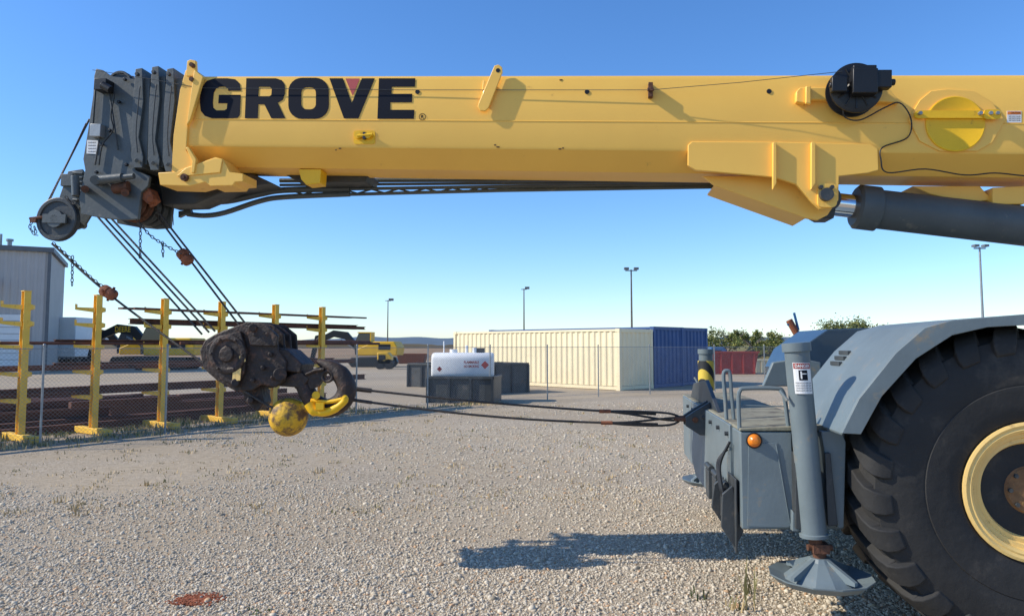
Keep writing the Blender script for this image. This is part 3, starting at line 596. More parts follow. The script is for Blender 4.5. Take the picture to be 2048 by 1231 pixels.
for s0,s1,off,zi,h,w,k in((-2.5,1.6,-.3,2,.06,.15,'B'),(-3,2.4,-.35,1,.1,.12,'I'),(1.8,8.0,-.3,4,.035,.2,'B'),(2.0,8.2,-.3,3,.12,.14,'I'),(3.4,8.4,-.2,3,.08,.1,'I'),(3.6,8.6,-.38,2,.08,.2,'B'),(.6,6.0,-.3,2,.1,.12,'I'),(4,8.6,-.2,2,.12,.12,'P'),(.6,7.4,-.3,1,.14,.12,'I'),(1.4,8.0,-.18,1,.1,.1,'P'),(-2.5,5.5,-.3,0,.14,.14,'I'),(-1.2,6.0,-.17,0,.16,.14,'I'),(2.5,8.6,-.38,0,.14,.14,'I'),(-3,3,-.2,1,.08,.1,'B'),(2.0,8.4,-.16,4,.04,.1,'B'),(-2,3.2,-.2,2,.05,.05,'P'),(-3,1.2,-.15,0,.1,.1,'P'),(3.0,8.9,-.13,2,.07,.07,'P'),(2.2,7.2,-.42,3,.06,.1,'B')):
    ibeam(s0,s1,off,levels[zi]+.01,h,w,k)
random.seed(8)
for i in range(16):
    s0=random.uniform(-2.5,3);ibeam(s0,s0+random.uniform(3,6),-.75-.22*i,.02,random.choice((.14,.18,.22)),.14,'I',tw=random.uniform(-.06,.06),lab="rusty steel beam lying low beside the rack feet")
for i in range(14):
    s0=random.uniform(-2,4);ibeam(s0,s0+random.uniform(3,5.5),-.85-.24*i,.26,random.choice((.1,.14,.18)),.12,'I',lab="rusty steel beam stacked on other beams behind the rack")
for i in range(7):
    s0=random.uniform(-2,4);ibeam(s0,s0+random.uniform(2,4),-.85-.35*i,.46,.12,.12,'B',lab="rusty steel bar on top of the stacked beams")
# =========================================================== fence
fpx=[(-60,902),(80,890),(330,866),(712,828),(855,815),(980,806),(1095,799),(1197,793),(1300,788),(1430,782),(1530,777),(1650,772),(1800,766)]
fp=[GP(x,y) for x,y in fpx]
fence=thing("chain_link_fence",fp[3],"galvanised chain-link fence with thin posts along gravel yard","fence")
FH=1.7
for p in fp:
    mb=MB();mb.cyl(p,p+Z*FH,.02,n=10);mb.sph(p+Z*FH,.026,n=10);ob("fence_post",mb,STEEL,fence)
for z,rr_ in((FH-.06,.007),(.1,.004)):
    mb=MB();mb.tube([p+Z*z for p in fp],rr_,6);ob("fence_rail",mb,STEEL,fence)
me=bpy.data.meshes.new("fence_mesh");vs=[];fs=[];uvs=[];acc=0
for i in range(len(fp)-1):
    a,b=fp[i],fp[i+1];L=(b-a).length;k=len(vs);q=WP[fence]
    vs+=[a-q+Z*.03,b-q+Z*.03,b-q+Z*(FH-.04),a-q+Z*(FH-.04)];fs.append((k,k+1,k+2,k+3));uvs+=[(acc,0),(acc+L,0),(acc+L,FH),(acc,FH)];acc+=L
me.from_pydata(vs,[],fs);ul_=me.uv_layers.new(name="UVMap")
for i,c in enumerate(uvs):ul_.data[i].uv=c
m=bpy.data.materials.new("chain_link");m.use_nodes=True;N=m.node_tree.nodes;L=m.node_tree.links;b=N["Principled BSDF"];b.inputs["Base Color"].default_value=(.3,.3,.3,1);b.inputs["Metallic"].default_value=.4;b.inputs["Roughness"].default_value=.5
uvn=N.new("ShaderNodeUVMap");sp=N.new("ShaderNodeSeparateXYZ");L.new(uvn.outputs[0],sp.inputs[0])
def mth(op,a,b=None,v=None):
    n=N.new("ShaderNodeMath");n.operation=op;L.new(a,n.inputs[0])
    if b is not None:L.new(b,n.inputs[1])
    if v is not None:n.inputs[1].default_value=v
    return n.outputs[0]
ds=[]
for op in('ADD','SUBTRACT'):
    t=mth(op,sp.outputs[0],sp.outputs[1]);t=mth('MULTIPLY',t,v=14.0);t=mth('FRACT',t);ds.append(mth('LESS_THAN',t,v=.07))
al=mth('MAXIMUM',ds[0],ds[1]);L.new(al,b.inputs["Alpha"])
me.materials.append(m);o=bpy.data.objects.new("fence_mesh",me);COL.objects.link(o);o.parent=fence

# =========================================================== containers
def corr(mb,a,b,z0,z1,dep,pitch,nrm,m=0):
    d=b-a;L=d.length;d.normalize();n=max(1,int(L/pitch));pp=L/n;P_=[]
    for i in range(n):
        s=i*pp
        for f,o in((0,0),(.3,0),(.5,-dep),(.8,-dep)):P_.append(a+d*(s+f*pp)+nrm*o)
    P_.append(b.copy());vs=[]
    for p in P_:vs+=[Vector((p.x,p.y,z0)),Vector((p.x,p.y,z1))]
    mb.add(vs,[(2*i,2*i+2,2*i+3,2*i+1) for i in range(len(P_)-1)],m)
def container(L,Wd,Ht,mat,lab,name="shipping_container"):
    c=thing(name,(0,0,0),lab,"shipping container",group="shipping containers side by side")
    z0=.16;z1=Ht-.1
    V=Vector
    for n_,a,b,nr in(("side_wall",V((0,0,0)),V((L,0,0)),V((0,-1,0))),("side_wall",V((0,Wd,0)),V((L,Wd,0)),V((0,1,0))),("end_wall",V((0,0,0)),V((0,Wd,0)),V((-1,0,0))),("end_wall",V((L,0,0)),V((L,Wd,0)),V((1,0,0)))):
        mb=MB();dd=(b-a).normalized();corr(mb,a+dd*.1-nr*.02,b-dd*.1-nr*.02,z0,z1,.04,.28,nr);ob(n_,mb,mat,c,fixn=False,flat=True)
    mb=MB()
    for x in(.06,L-.06):
        for y in(.06,Wd-.06):mb.box((x,y,Ht/2),(.13,.13,Ht));
        for z in(.08,Ht-.06):mb.box((x,Wd/2,z),(.1,Wd-.28,.14))
    for y in(.05,Wd-.05):
        for z in(.08,Ht-.05):mb.box((L/2,y,z),(L-.28,.08,.13 if z<1 else .09))
    ob("frame",mb,mat,c,bev=.01)
    mb=MB();mb.box((L/2,Wd/2,Ht-.05),(L-.15,Wd-.15,.03));ob("roof",mb,mat,c)
    for x in(.09,L-.09):
        for y in(.08,Wd-.08):
            for z in(.06,Ht-.055):
                mb=MB();mb.box((x,y,z),(.2,.18,.13));ob("corner_casting",mb,mat,c,bev=.01)
    return c
cb_=GP(1240,781);Hc=W(1240,657,cb_.y).z
ang=math.radians(45)
ld=Vector((-math.sin(ang),math.cos(ang),0));wd=Vector((math.cos(ang),math.sin(ang),0))
rzc=math.atan2(ld.y,ld.x)
def place(c,corner,Wd):
    c.location=corner+wd*Wd;c.rotation_euler=(0,0,rzc)
c1=container(9.6,2.2,Hc,CREAM,"long cream corrugated shipping container on gravel");place(c1,cb_,2.2)
c2=container(9.6,2.2,Hc+.12,BLUE,"dark blue corrugated shipping container beside the cream one");place(c2,cb_+wd*2.28,2.2)
c3=dup(c2,cb_+wd*(2.28*2+2.2)+ld*.2,rzc)
# =========================================================== fuel tank + bin
def binb(name,a,b,dep,hh,mat,lab):
    c=thing(name,a,lab,"open bin");d=(b-a);L=d.length;d.normalize();n=Vector((-d.y,d.x,0));t=.05
    mb=MB()
    mb.prism([a,b,b+Z*hh,a+Z*hh],n*t);q=n*dep;mb.prism([a+q,b+q,b+q+Z*hh,a+q+Z*hh],-n*t)
    mb.prism([a+n*t,a+q-n*t,a+q-n*t+Z*hh,a+n*t+Z*hh],d*t);mb.prism([b+n*t,b+q-n*t,b+q-n*t+Z*hh,b+n*t+Z*hh],-d*t)
    ob("bin_wall",mb,mat,c,bev=.01)
    mb=MB();mb.prism([a+d*t+n*t+Z*.06,b-d*t+n*t+Z*.06,b-d*t+q-n*t+Z*.06,a+d*t+q-n*t+Z*.06],Z*.04);ob("bin_floor",mb,mat,c)
    k=int(L/.6)
    for i in range(k+1):
        mb=MB();mb.box(a+d*(L*i/k)-n*.04+Z*hh/2,(.07,.07,hh));ob("bin_rib",mb,mat,c)
    mb=MB()
    mb.prism([a-n*.07+Z*hh,b-n*.07+Z*hh,b+Z*hh+n*.06,a+Z*hh+n*.06],Z*.07);mb.prism([a+q-n*.06+Z*hh,b+q-n*.06+Z*hh,b+q+n*.07+Z*hh,a+q+n*.07+Z*hh],Z*.07)
    mb.prism([a+Z*hh+n*.06-d*.03,a+Z*hh+q-n*.06-d*.03,a+Z*hh+q-n*.06+d*.07,a+Z*hh+n*.06+d*.07],Z*.068);mb.prism([b+Z*hh+n*.06-d*.07,b+Z*hh+q-n*.06-d*.07,b+Z*hh+q-n*.06+d*.03,b+Z*hh+n*.06+d*.03],Z*.068)
    ob("bin_rim",mb,mat,c);return c
a=GP(855,805);b=GP(985,807)
binb("containment_bin",a,b,1.3,.72,GRYD,"dark gray steel open bin standing under white tank")
a2=GP(925,790);b2=GP(1056,784);binb("waste_bin",a2,b2,1.6,1.0,BINM,"weathered dark gray open waste bin beside the tank")
a3=GP(816,773);b3=GP(900,775);binb("waste_bin",a3,b3,2,.9,BINM,"weathered dark gray open waste bin behind the tank")
D=a.y+.15
tk=thing("fuel_tank",W(925,755,D),"white horizontal fuel tank with red warning labels on bin","tank")
l=W(862,735,D);r=W(987,735,D);TZ=W(0,732,D).z
th=W(0,705,D).z-W(0,759,D).z
mb=MB();LL=(r-l).length;tc_=Vector(((l.x+r.x)/2,D,TZ))
base=rr(0,-th/2,1.0,th/2,.2,6)
ring=[[Vector((l.x+dx,D+ (y-.5)*s_+.5,TZ+z*s_)) for y,z in base] for dx,s_ in((0,.85),(.03,.95),(.08,1),(LL-.08,1),(LL-.03,.95),(LL,.85))]
nn=len(base);vs=[v for r0 in ring for v in r0];fs=[]
for i in range(5):
    for q in range(nn):fs.append((i*nn+q,i*nn+(q+1)%nn,(i+1)*nn+(q+1)%nn,(i+1)*nn+q))
fs.append(list(range(nn)));fs.append([5*nn+q for q in range(nn)][::-1]);mb.add(vs,fs)
ob("tank_shell",mb,WHT,tk)
T=tc_+Vector((0,.5,th/2))
for a_ in(((-.3,0,-.02),(-.3,0,.1),.12),((.1,0,-.02),(.1,0,.22),.04),((-.6,0,-.02),(-.6,0,.35),.02),((.35,-.2,-.02),(.35,-.2,.15),.06)):
    mb=MB();mb.cyl(T+Vector(a_[0]),T+Vector(a_[1]),a_[2]);ob("tank_fitting",mb,[WHT],tk)
mb=MB();mb.box(T+Vector((.5,0,.06)),(.3,.25,.16));ob("tank_fitting",mb,BINM,tk)
for x in(-.6,.6):
    mb=MB();mb.box(tc_+Vector((x,.5,-th/2-.25)),(.1,.8,.5));ob("tank_leg",mb,[BINM],tk)
mb=MB()
def onT(a,b): return Vector((tc_.x+a,D-.004,TZ+b))
put_text(mb,"FLAMMABLE",onT,.05,.16,.5,.08,0,.03);put_text(mb,"NO SMOKING",onT,.05,.04,.5,-.04,0,.03);mb.add([onT(.68,.16),onT(.8,.04),onT(.68,-.08),onT(.56,.04)],[(0,1,2,3)],0);mb.add([onT(-.68,.0),onT(-.6,-.08),onT(-.68,-.16),onT(-.76,-.08)],[(0,1,2,3)],0);ob("warning_label",mb,REDP,tk,flat=True,fixn=False)
q=GP(985,760);t2=thing("plastic_tank",q,"small white plastic tank behind the bins","tank");mb=MB();mb.lathe(q+Z*.9,Z,[(0,.5),(.5,.52),(.62,.45),(.7,.15),(.78,.14),(.78,.001)],24);ob("tank_body",mb,WHT,t2);mb=MB();mb.box(q+Z*.45,(1.1,1.1,.9));ob("tank_stand",mb,BINM,t2,bev=.03)
# =========================================================== building, trailer
D=46.;zt=W(110,500,D).z
cn=Vector((W(97,600,D).x,D,0));fd=Vector((-.89,-.456,0));sd_=Vector((-.456,.89,0));fn=Vector((.456,-.89,0))
bd=thing("metal_building",cn+fd*8,"gray corrugated metal building with white roll-up door","building")
mb=MB();corr(mb,cn+fd*24,cn,0,zt,.05,.4,fn);corr(mb,cn,cn+sd_*10,0,zt,.05,.4,-fd);ob("wall",mb,SIDING,bd,fixn=False,flat=True)
mb=MB();o_=Z*(zt-.15);mb.prism([cn+fd*24+fn*.2+o_,cn+fn*.2-fd*.2+o_,cn+sd_*10-fd*.2+o_,cn+fd*24+sd_*10+o_],Z*.3)
ob("roof",mb,TRIM,bd);mb=MB();mb.prism([cn+fn*.06-fd*.06,cn+fn*.06+fd*.12,cn-fn*.1+fd*.12,cn-fn*.1-fd*.06],Z*(zt-.15));ob("corner_trim",mb,TRIM,bd)
zd=W(0,628,D-1).z
RB2=Matrix((-fd,sd_,Z)).transposed()
mb=MB()
for i in range(9):mb.box(cn+fd*(1.0+6)+fn*.06+Z*zd*(i+.5)/9,(12,.05,zd/9-.03),RB2)
ob("roll_up_door",mb,WHT,bd)
mb=MB();c0=cn+fd*2.9+fn*.05;c0.z=W(0,552,D).z;h=.75;mb.prism([c0,c0+fn*1.2-Z*h,c0-Z*h],fd*4);ob("awning",mb,TRIM,bd)
mb=MB();p=W(19,494,D+3);mb.cyl(p-Z*.8,p+Z*.45,.14);mb.cyl(p+Z*.4,p+Z*.55,.22);ob("roof_vent",mb,STEEL,bd)
mb=MB();p=W(1,494,D+3);mb.cyl(p-Z*.8,p+Z*.9,.08);ob("roof_vent",mb,STEEL,bd)
D2=52.;p=W(113,735,D2);p.z=0
tr=thing("box_trailer",p,"white box trailer parked beside the metal building","trailer")
p=p+Vector((-.35,1,0))
mb=MB();mb.box(p+Vector((.25,1.5,2.3)),(1.5,3,2.9));ob("trailer_box",mb,WHT,tr,bev=.05)
for x in(-.3,.7):
    mb=MB();mb.cyl(p+Vector((x-.1,1,.5)),p+Vector((x+.15,1,.5)),.5);ob("trailer_wheel",mb,RUB,tr)
mb=MB();mb.box(p+Vector((.25,1.5,.78)),(1,2.9,.15));ob("trailer_frame",mb,TRIM,tr)
# =========================================================== excavator
def excav(name,lab,loc,rz,s=1,mat_boom=BLK,txt=True):
    e=thing(name,(0,0,0),lab,"excavator",group="yellow and black excavators parked in the yard");V=Vector
    for y in(-1.1,1.1):
        mb=MB();mb.prism([V((-1.8,y-.25,.35)),V((-1.5,y-.25,0)),V((1.5,y-.25,0)),V((1.8,y-.25,.35)),V((1.6,y-.25,.8)),V((-1.6,y-.25,.8))],V((0,.5,0)));ob("track",mb,BLK,e,bev=.06)
    mb=MB();mb.prism([V((-2.2,-1.2,.95)),V((1.1,-1.2,.95)),V((1.1,-1.2,1.5)),V((-.3,-1.2,2.1)),V((-2.0,-1.2,2.1)),V((-2.3,-1.2,1.6))],V((0,2.4,0)));ob("house",mb,EXY,e,bev=.08)
    mb=MB();mb.box((-1.2,1.205,1.65),(1.0,.02,.45));ob("house_vent",mb,BLK,e)
    mb=MB();mb.prism([V((.0,.15,1.5)),V((1.3,.15,1.0)),V((1.35,.15,2.0)),V((1.0,.15,2.8)),V((.0,.15,2.8))],V((0,1.0,0)));ob("cab",mb,GLASS,e,bev=.05)
    mb=MB();mb.box((.5,.65,2.83),(1.15,1.08,.08));mb.box((-.02,.65,2.15),(.09,1.05,1.3));mb.box((.55,1.17,1.6),(.9,.03,.7));ob("cab_frame",mb,EXY,e)
    mb=MB();mb.prism([V((1.0,-.5,1.3)),V((1.4,-.5,1.2)),V((2.6,-.5,2.3)),V((3.6,-.5,2.5)),V((5.0,-.5,1.9)),V((5.1,-.5,2.3)),V((3.6,-.5,3.05)),V((2.4,-.5,2.9))],V((0,.4,0)));ob("boom",mb,mat_boom,e,bev=.03)
    mb=MB();mb.prism([V((4.7,-.45,2.7)),V((5.2,-.45,2.6)),V((5.6,-.45,.7)),V((5.3,-.45,.6))],V((0,.3,0)));ob("stick",mb,mat_boom,e,bev=.03)
    mb=MB();mb.prism([V((5.6,-.8,.8)),V((5.2,-.8,.7)),V((4.7,-.8,.35)),V((4.8,-.8,.05)),V((5.5,-.8,.05)),V((5.9,-.8,.4))],V((0,1,0)));ob("bucket",mb,[BLK],e,bev=.03)
    mb=MB();mb.cyl(V((1.6,-.3,1.4)),V((3.0,-.3,2.2)),.08);ob("boom_cylinder",mb,STEEL,e)
    if txt:
        for yy,sg in((-.51,1),(-.09,-1)):
            mb=MB();put_text(mb,"DEERE",lambda a,b:V((a,yy,b)),2.65 if sg>0 else 3.7,2.9,3.7 if sg>0 else 2.65,2.52,0,.02);ob("boom_lettering",mb,EXY,e,flat=True,fixn=False)
    e.location=loc;e.rotation_euler=(0,0,rz);e.scale=(s,s,s);return e
L1="parked yellow excavator with black boom lettered DEERE"
p=GP(335,738);excav("excavator",L1,p,math.pi,1.05)
p=GP(238,733);excav("excavator",L1,p+Vector((0,3,0)),math.pi+.1,1.0)
p=GP(748,733);excav("excavator","yellow excavator parked with its dark boom reaching low",p,math.pi-.1,.95,txt=False)
def box_machine(name,lab,cat,p,w,d,h,mat,rz=0,mat2=BLK):
    t=thing(name,p,lab,cat);mb=MB();mb.prism([p+Vector(v) for v in((-w/2,0,.35),(w/2,0,.35),(w/2,0,h*.75),(w*.25,0,h),(-w/2,0,h))],Vector((0,d,0)));ob("body",mb,mat,t,bev=.06)
    mb=MB();mb.prism([p+Vector(v) for v in((-w*.4,-.02,h*.55),(w*.1,-.02,h*.55),(w*.1,-.02,h*.85),(-w*.4,-.02,h*.85))],Vector((0,.015,0)));ob("grille",mb,mat2,t)
    for x in(-w*.3,w*.3):
        for y in(.1,d-.3):
            mb=MB();mb.cyl(p+Vector((x,y-.1,.36)),p+Vector((x,y+.2,.36)),.36);ob("wheel",mb,RUB,t)
    return t
box_machine("generator_trailer","yellow towable engine unit parked by the excavator","machine",GP(768,738),1.0,1.0,1.2,EXY)
def skip(lab,p,w,d,h,mat):
    t=thing("skip_bin",p,lab,"skip");mb=MB()
    mb.prism([p+Vector((-w/2,0,0)),p+Vector((w/2,0,0)),p+Vector((w/2+.25,0,h)),p+Vector((-w/2-.25,0,h))],Vector((0,.06,0)));mb.prism([p+Vector((-w/2,d,0)),p+Vector((w/2,d,0)),p+Vector((w/2+.25,d,h)),p+Vector((-w/2-.25,d,h))],Vector((0,-.06,0)))
    for s in(-1,1):mb.prism([p+Vector((s*w/2,.06,0)),p+Vector((s*w/2,d-.06,0)),p+Vector((s*(w/2+.25),d-.06,h)),p+Vector((s*(w/2+.25),.06,h))],Vector((-s*.06,0,0)))
    ob("skip_wall",mb,mat,t);mb=MB();mb.box(p+Vector((0,-.03,h)),(w+.6,.1,.1));ob("skip_rim",mb,mat,t)
    for i in range(5):
        mb=MB();mb.box(p+Vector((-w/2+w*i/4,-.04,h/2-.03)),(.08,.07,h-.1));ob("skip_rib",mb,mat,t)
    return t
skip("rusty orange-brown open skip in the distant yard",GP(822,727),2.2,2,.9,ORUST)
skip("red open skip behind the chain-link fence",GP(1465,748),2.6,2,1.3,REDP)
skip("tan open skip behind the chain-link fence",GP(1512,745),1.4,1.5,.8,CREAM)
box_machine("air_compressor","blue towable compressor with dark grille beyond the containers","machine",GP(1440,740),1.2,1.6,1.6,MBLUE)
D=11.;p=Vector((W(1590,700,D).x,D,0))
bm_=thing("marker_mast",p,"short orange and blue mast standing behind the crane","mast")
def q(x,y,d=D):return W(x,y,d)
mb=MB();mb.cyl(p,q(1592,665),.04);mb.box(p+Z*.03,(.5,.5,.06));mb.tube([q(1592,665),q(1578,640)],.05,10);ob("arm",mb,[ORUST],bm_)
mb=MB();mb.tube([q(1597,660),q(1588,625)],.02,8);mb.tube([q(1576,646),q(1600,668)],.03,8);ob("brace",mb,MBLUE,bm_)
# =========================================================== light poles
def pole(px,yt,D,double,mat,lab):
    b=Vector((W(px,690,D).x,D,0));zt=W(px,yt,D).z;t=thing("light_pole",b,lab,"light pole",group="yard light poles")
    mb=MB();mb.cyl(b,b+Z*zt,.13,.075,n=10);ob("pole_shaft",mb,mat,t)
    s=D/80.
    for dx in((-.45,.45) if double else(.3,)):
        mb=MB();mb.box(b+Vector((dx*s*1.2,-.1,zt+.1)),(.5*s,.5,.24*s));ob("lamp_head",mb,TRIM,t)
    mb=MB();mb.box(b+Vector((0,0,zt-.1)),((1.3 if double else .6)*s,.1,.1));ob("cross_arm",mb,TRIM,t)
pole(775,600,129,False,WOOD,"slim wooden light pole with one lamp far across the yard")
pole(1048,577,105,False,WOOD,"slim wooden light pole with one lamp behind cream container")
pole(1264,539,78,True,WOOD,"tall wooden light pole with two floodlights behind containers")
pole(1968,494,60,True,STEEL,"tall gray light pole with two floodlights behind the crane")
# =========================================================== ground, field, hills
def ground_mat():
    m=bpy.data.materials.new("gravel_ground");m.use_nodes=True;nt=m.node_tree;N=nt.nodes;L=nt.links;b=N["Principled BSDF"]
    g=N.new("ShaderNodeNewGeometry");P=g.outputs["Position"]
    def noise(s,d=8,r=.6):
        n=N.new("ShaderNodeTexNoise");n.inputs["Scale"].default_value=s;n.inputs["Detail"].default_value=d;n.inputs["Roughness"].default_value=r;L.new(P,n.inputs["Vector"]);return n
    v=N.new("ShaderNodeTexVoronoi");v.inputs["Scale"].default_value=46;L.new(P,v.inputs["Vector"])
    hs=N.new("ShaderNodeSeparateColor");L.new(v.outputs["Color"],hs.inputs[0])
    cr=N.new("ShaderNodeValToRGB");e=cr.color_ramp.elements;e[0].position=0;e[0].color=(.34,.275,.195,1);e[1].position=1;e[1].color=(.68,.575,.44,1);x=e.new(.5);x.color=(.52,.435,.32,1);L.new(hs.outputs[0],cr.inputs[0])
    gr=N.new("ShaderNodeValToRGB");gr.color_ramp.elements[0].position=.25;gr.color_ramp.elements[0].color=(1,1,1,1);gr.color_ramp.elements[1].position=.75;gr.color_ramp.elements[1].color=(.62,.6,.57,1);L.new(v.outputs["Distance"],gr.inputs[0])
    mu=N.new("ShaderNodeMix");mu.data_type='RGBA';mu.blend_type='MULTIPLY';mu.inputs[0].default_value=.8;L.new(cr.outputs[0],mu.inputs[6]);L.new(gr.outputs[0],mu.inputs[7])
    n1=noise(9,10,.7);dr=N.new("ShaderNodeValToRGB");dr.color_ramp.elements[0].position=.3;dr.color_ramp.elements[0].color=(.34,.265,.175,1);dr.color_ramp.elements[1].position=.7;dr.color_ramp.elements[1].color=(.54,.44,.31,1);L.new(n1.outputs[0],dr.inputs[0])
    n2=noise(.35,9,.62);mk=N.new("ShaderNodeValToRGB");mk.color_ramp.elements[0].position=.42;mk.color_ramp.elements[1].position=.58;L.new(n2.outputs[0],mk.inputs[0])
    mx=N.new("ShaderNodeMix");mx.data_type='RGBA';L.new(mk.outputs[0],mx.inputs[0]);L.new(mu.outputs[2],mx.inputs[6]);L.new(dr.outputs[0],mx.inputs[7])
    n4=noise(.12,6,.55);tr=N.new("ShaderNodeValToRGB");tr.color_ramp.elements[0].position=.35;tr.color_ramp.elements[0].color=(.8,.79,.78,1);tr.color_ramp.elements[1].position=.65;tr.color_ramp.elements[1].color=(1.0,1.0,1.0,1);L.new(n4.outputs[0],tr.inputs[0])
    m3=N.new("ShaderNodeMix");m3.data_type='RGBA';m3.blend_type='MULTIPLY';m3.inputs[0].default_value=1;L.new(mx.outputs[2],m3.inputs[6]);L.new(tr.outputs[0],m3.inputs[7])
    L.new(m3.outputs[2],b.inputs["Base Color"]);b.inputs["Roughness"].default_value=.95;b.inputs["Specular IOR Level"].default_value=.15
    sb=N.new("ShaderNodeMath");sb.operation='SUBTRACT';sb.inputs[0].default_value=1;L.new(v.outputs["Distance"],sb.inputs[1])
    bp=N.new("ShaderNodeBump");bp.inputs["Strength"].default_value=.45;bp.inputs["Distance"].default_value=.012;L.new(sb.outputs[0],bp.inputs["Height"])
    bp2=N.new("ShaderNodeBump");bp2.inputs["Strength"].default_value=.35;bp2.inputs["Distance"].default_value=.04;L.new(n1.outputs[0],bp2.inputs["Height"]);L.new(bp.outputs[0],bp2.inputs["Normal"]);L.new(bp2.outputs[0],b.inputs["Normal"]);return m
mb=MB();mb.add([(-3000,-200,0),(3000,-200,0),(3000,6000,0),(-3000,6000,0)],[(0,1,2,3)]);ob("ground",mb,ground_mat(),kind="structure")
FLD=M("dry_field",(.29,.18,.09),.95,var=.25,scale=.05,dirt=(.12,.1,.05),da=.35,ds=.03,bump=0)
mb=MB();mb.add([(-3000,75,.03),(-60,75,.03),(0,82,.03),(80,90,.03),(3000,90,.03),(3000,5900,.03),(-3000,5900,.03)],[list(range(7))]);ob("field",mb,FLD,kind="structure")
def ridge(name,y,x0,x1,hf,mat,n=160,depth=200):
    vs=[];fs=[]
    for i in range(n+1):
        x=x0+(x1-x0)*i/n;h=hf(x);vs+=[(x,y,0),(x,y+depth*.2,h*.7),(x,y+depth*.5,h),(x,y+depth,0)]
    for i in range(n):
        for k in range(3):a=4*i+k;fs.append((a,a+4,a+5,a+1))
    mb=MB();mb.add(vs,fs);return ob(name,mb,mat,kind="structure")
HM=M("far_hill",(.1,.14,.18),1,var=.15,scale=.01,bump=0)
HM2=M("near_tree_belt",(.1,.08,.045),1,var=.3,scale=.05,bump=0)
ridge("hills",1500,-2500,2500,lambda x:20+8*math.sin(x*.004+1)+4*math.sin(x*.013)+1.5*math.sin(x*.05),HM,300,400)
ridge("tree_belt",400,-700,700,lambda x:2.3+.8*math.sin(x*.05)+.7*random.random(),HM2,400,20)
GM=M("mound_grass",(.15,.14,.05),.95,var=.35,scale=1,dirt=(.3,.2,.1),da=.4,ds=.6,bump=.6,bs=4)
def mound():
    vs=[];fs=[];nx,ny=60,12;x0=W(1405,690,55).x;x1=W(2300,690,55).x
    for j_ in range(ny+1):
        for i in range(nx+1):
            fx=i/nx;fy=j_/ny;h=2.9*math.sin(math.pi*fy)*min(1,fx*6)*min(1,(1-fx)*6);h*=1-.35*max(0,math.sin(fx*5));h+=random.uniform(-.12,.12)*(h>.1)
            vs.append((x0+(x1-x0)*fx,50+fy*14,h+.02))
    for j_ in range(ny):
        for i in range(nx):a=j_*(nx+1)+i;fs.append((a,a+1,a+nx+2,a+nx+1))
    mb=MB();mb.add(vs,fs);ob("mound",mb,GM,kind="structure")
mound()
LEAF=M("leaf_green",(.08,.11,.025),.7,var=.5,scale=1.5,bump=0)
LEAF2=M("leaf_yellowgreen",(.2,.2,.045),.7,var=.4,scale=1.5,bump=0)
def bush(c,rx,rz_,lab,nl=1500):
    t=thing("shrub",c,lab,"shrub",group="shrubs on the grassy mound")
    mb=MB()
    for i in range(7):
        a=random.uniform(0,6.28);e=c+Vector((math.cos(a)*rx*.5,math.sin(a)*rx*.5,rz_*random.uniform(.6,1)));mb.tube([c,c.lerp(e,.5)+Z*.1,e],[.05,.03,.012],5)
    ob("trunk",mb,WOOD,t)
    mb=MB();cl=[(c+Vector((random.uniform(-1,1)*rx,random.uniform(-1,1)*rx*.8,rz_*random.uniform(.2,.95))),random.uniform(.25,.5)*rz_) for _ in range(14)]
    for i in range(nl):
        cc,rr2=random.choice(cl);p=cc+Vector((random.gauss(0,1),random.gauss(0,1),random.gauss(0,1)))*rr2*.5
        if p.z<c.z:continue
        s=random.uniform(.05,.1);a=Vector((random.gauss(0,1),random.gauss(0,1),random.gauss(0,1))).normalized()*s;b_=a.cross(Vector((random.gauss(0,1),random.gauss(0,1),random.gauss(0,1)))).normalized()*s*.6
        mb.add([p-a,p+b_,p+a,p-b_],[(0,1,2,3)],0 if random.random()<.5 else 1)
    ob("crown",mb,[LEAF,LEAF2],t,flat=True,fixn=False)
for px,D,h,rx,zb in((1440,52,.9,1.6,1.3),(1470,54,.8,1.8,1.9),(1505,53,.9,1.8,1.5),(1540,52,.9,1.4,1.0),(1500,55,.6,2,2.1),(1675,52,1.3,1.3,2.0),(1700,54,1.4,1.5,2.2),(1730,53,1.1,1.2,2.2),(1565,54,.8,1.4,1.3)):
    b_=Vector((W(px,690,D).x,D,zb));bush(b_,rx,h,"green leafy shrub growing on the grassy mound")
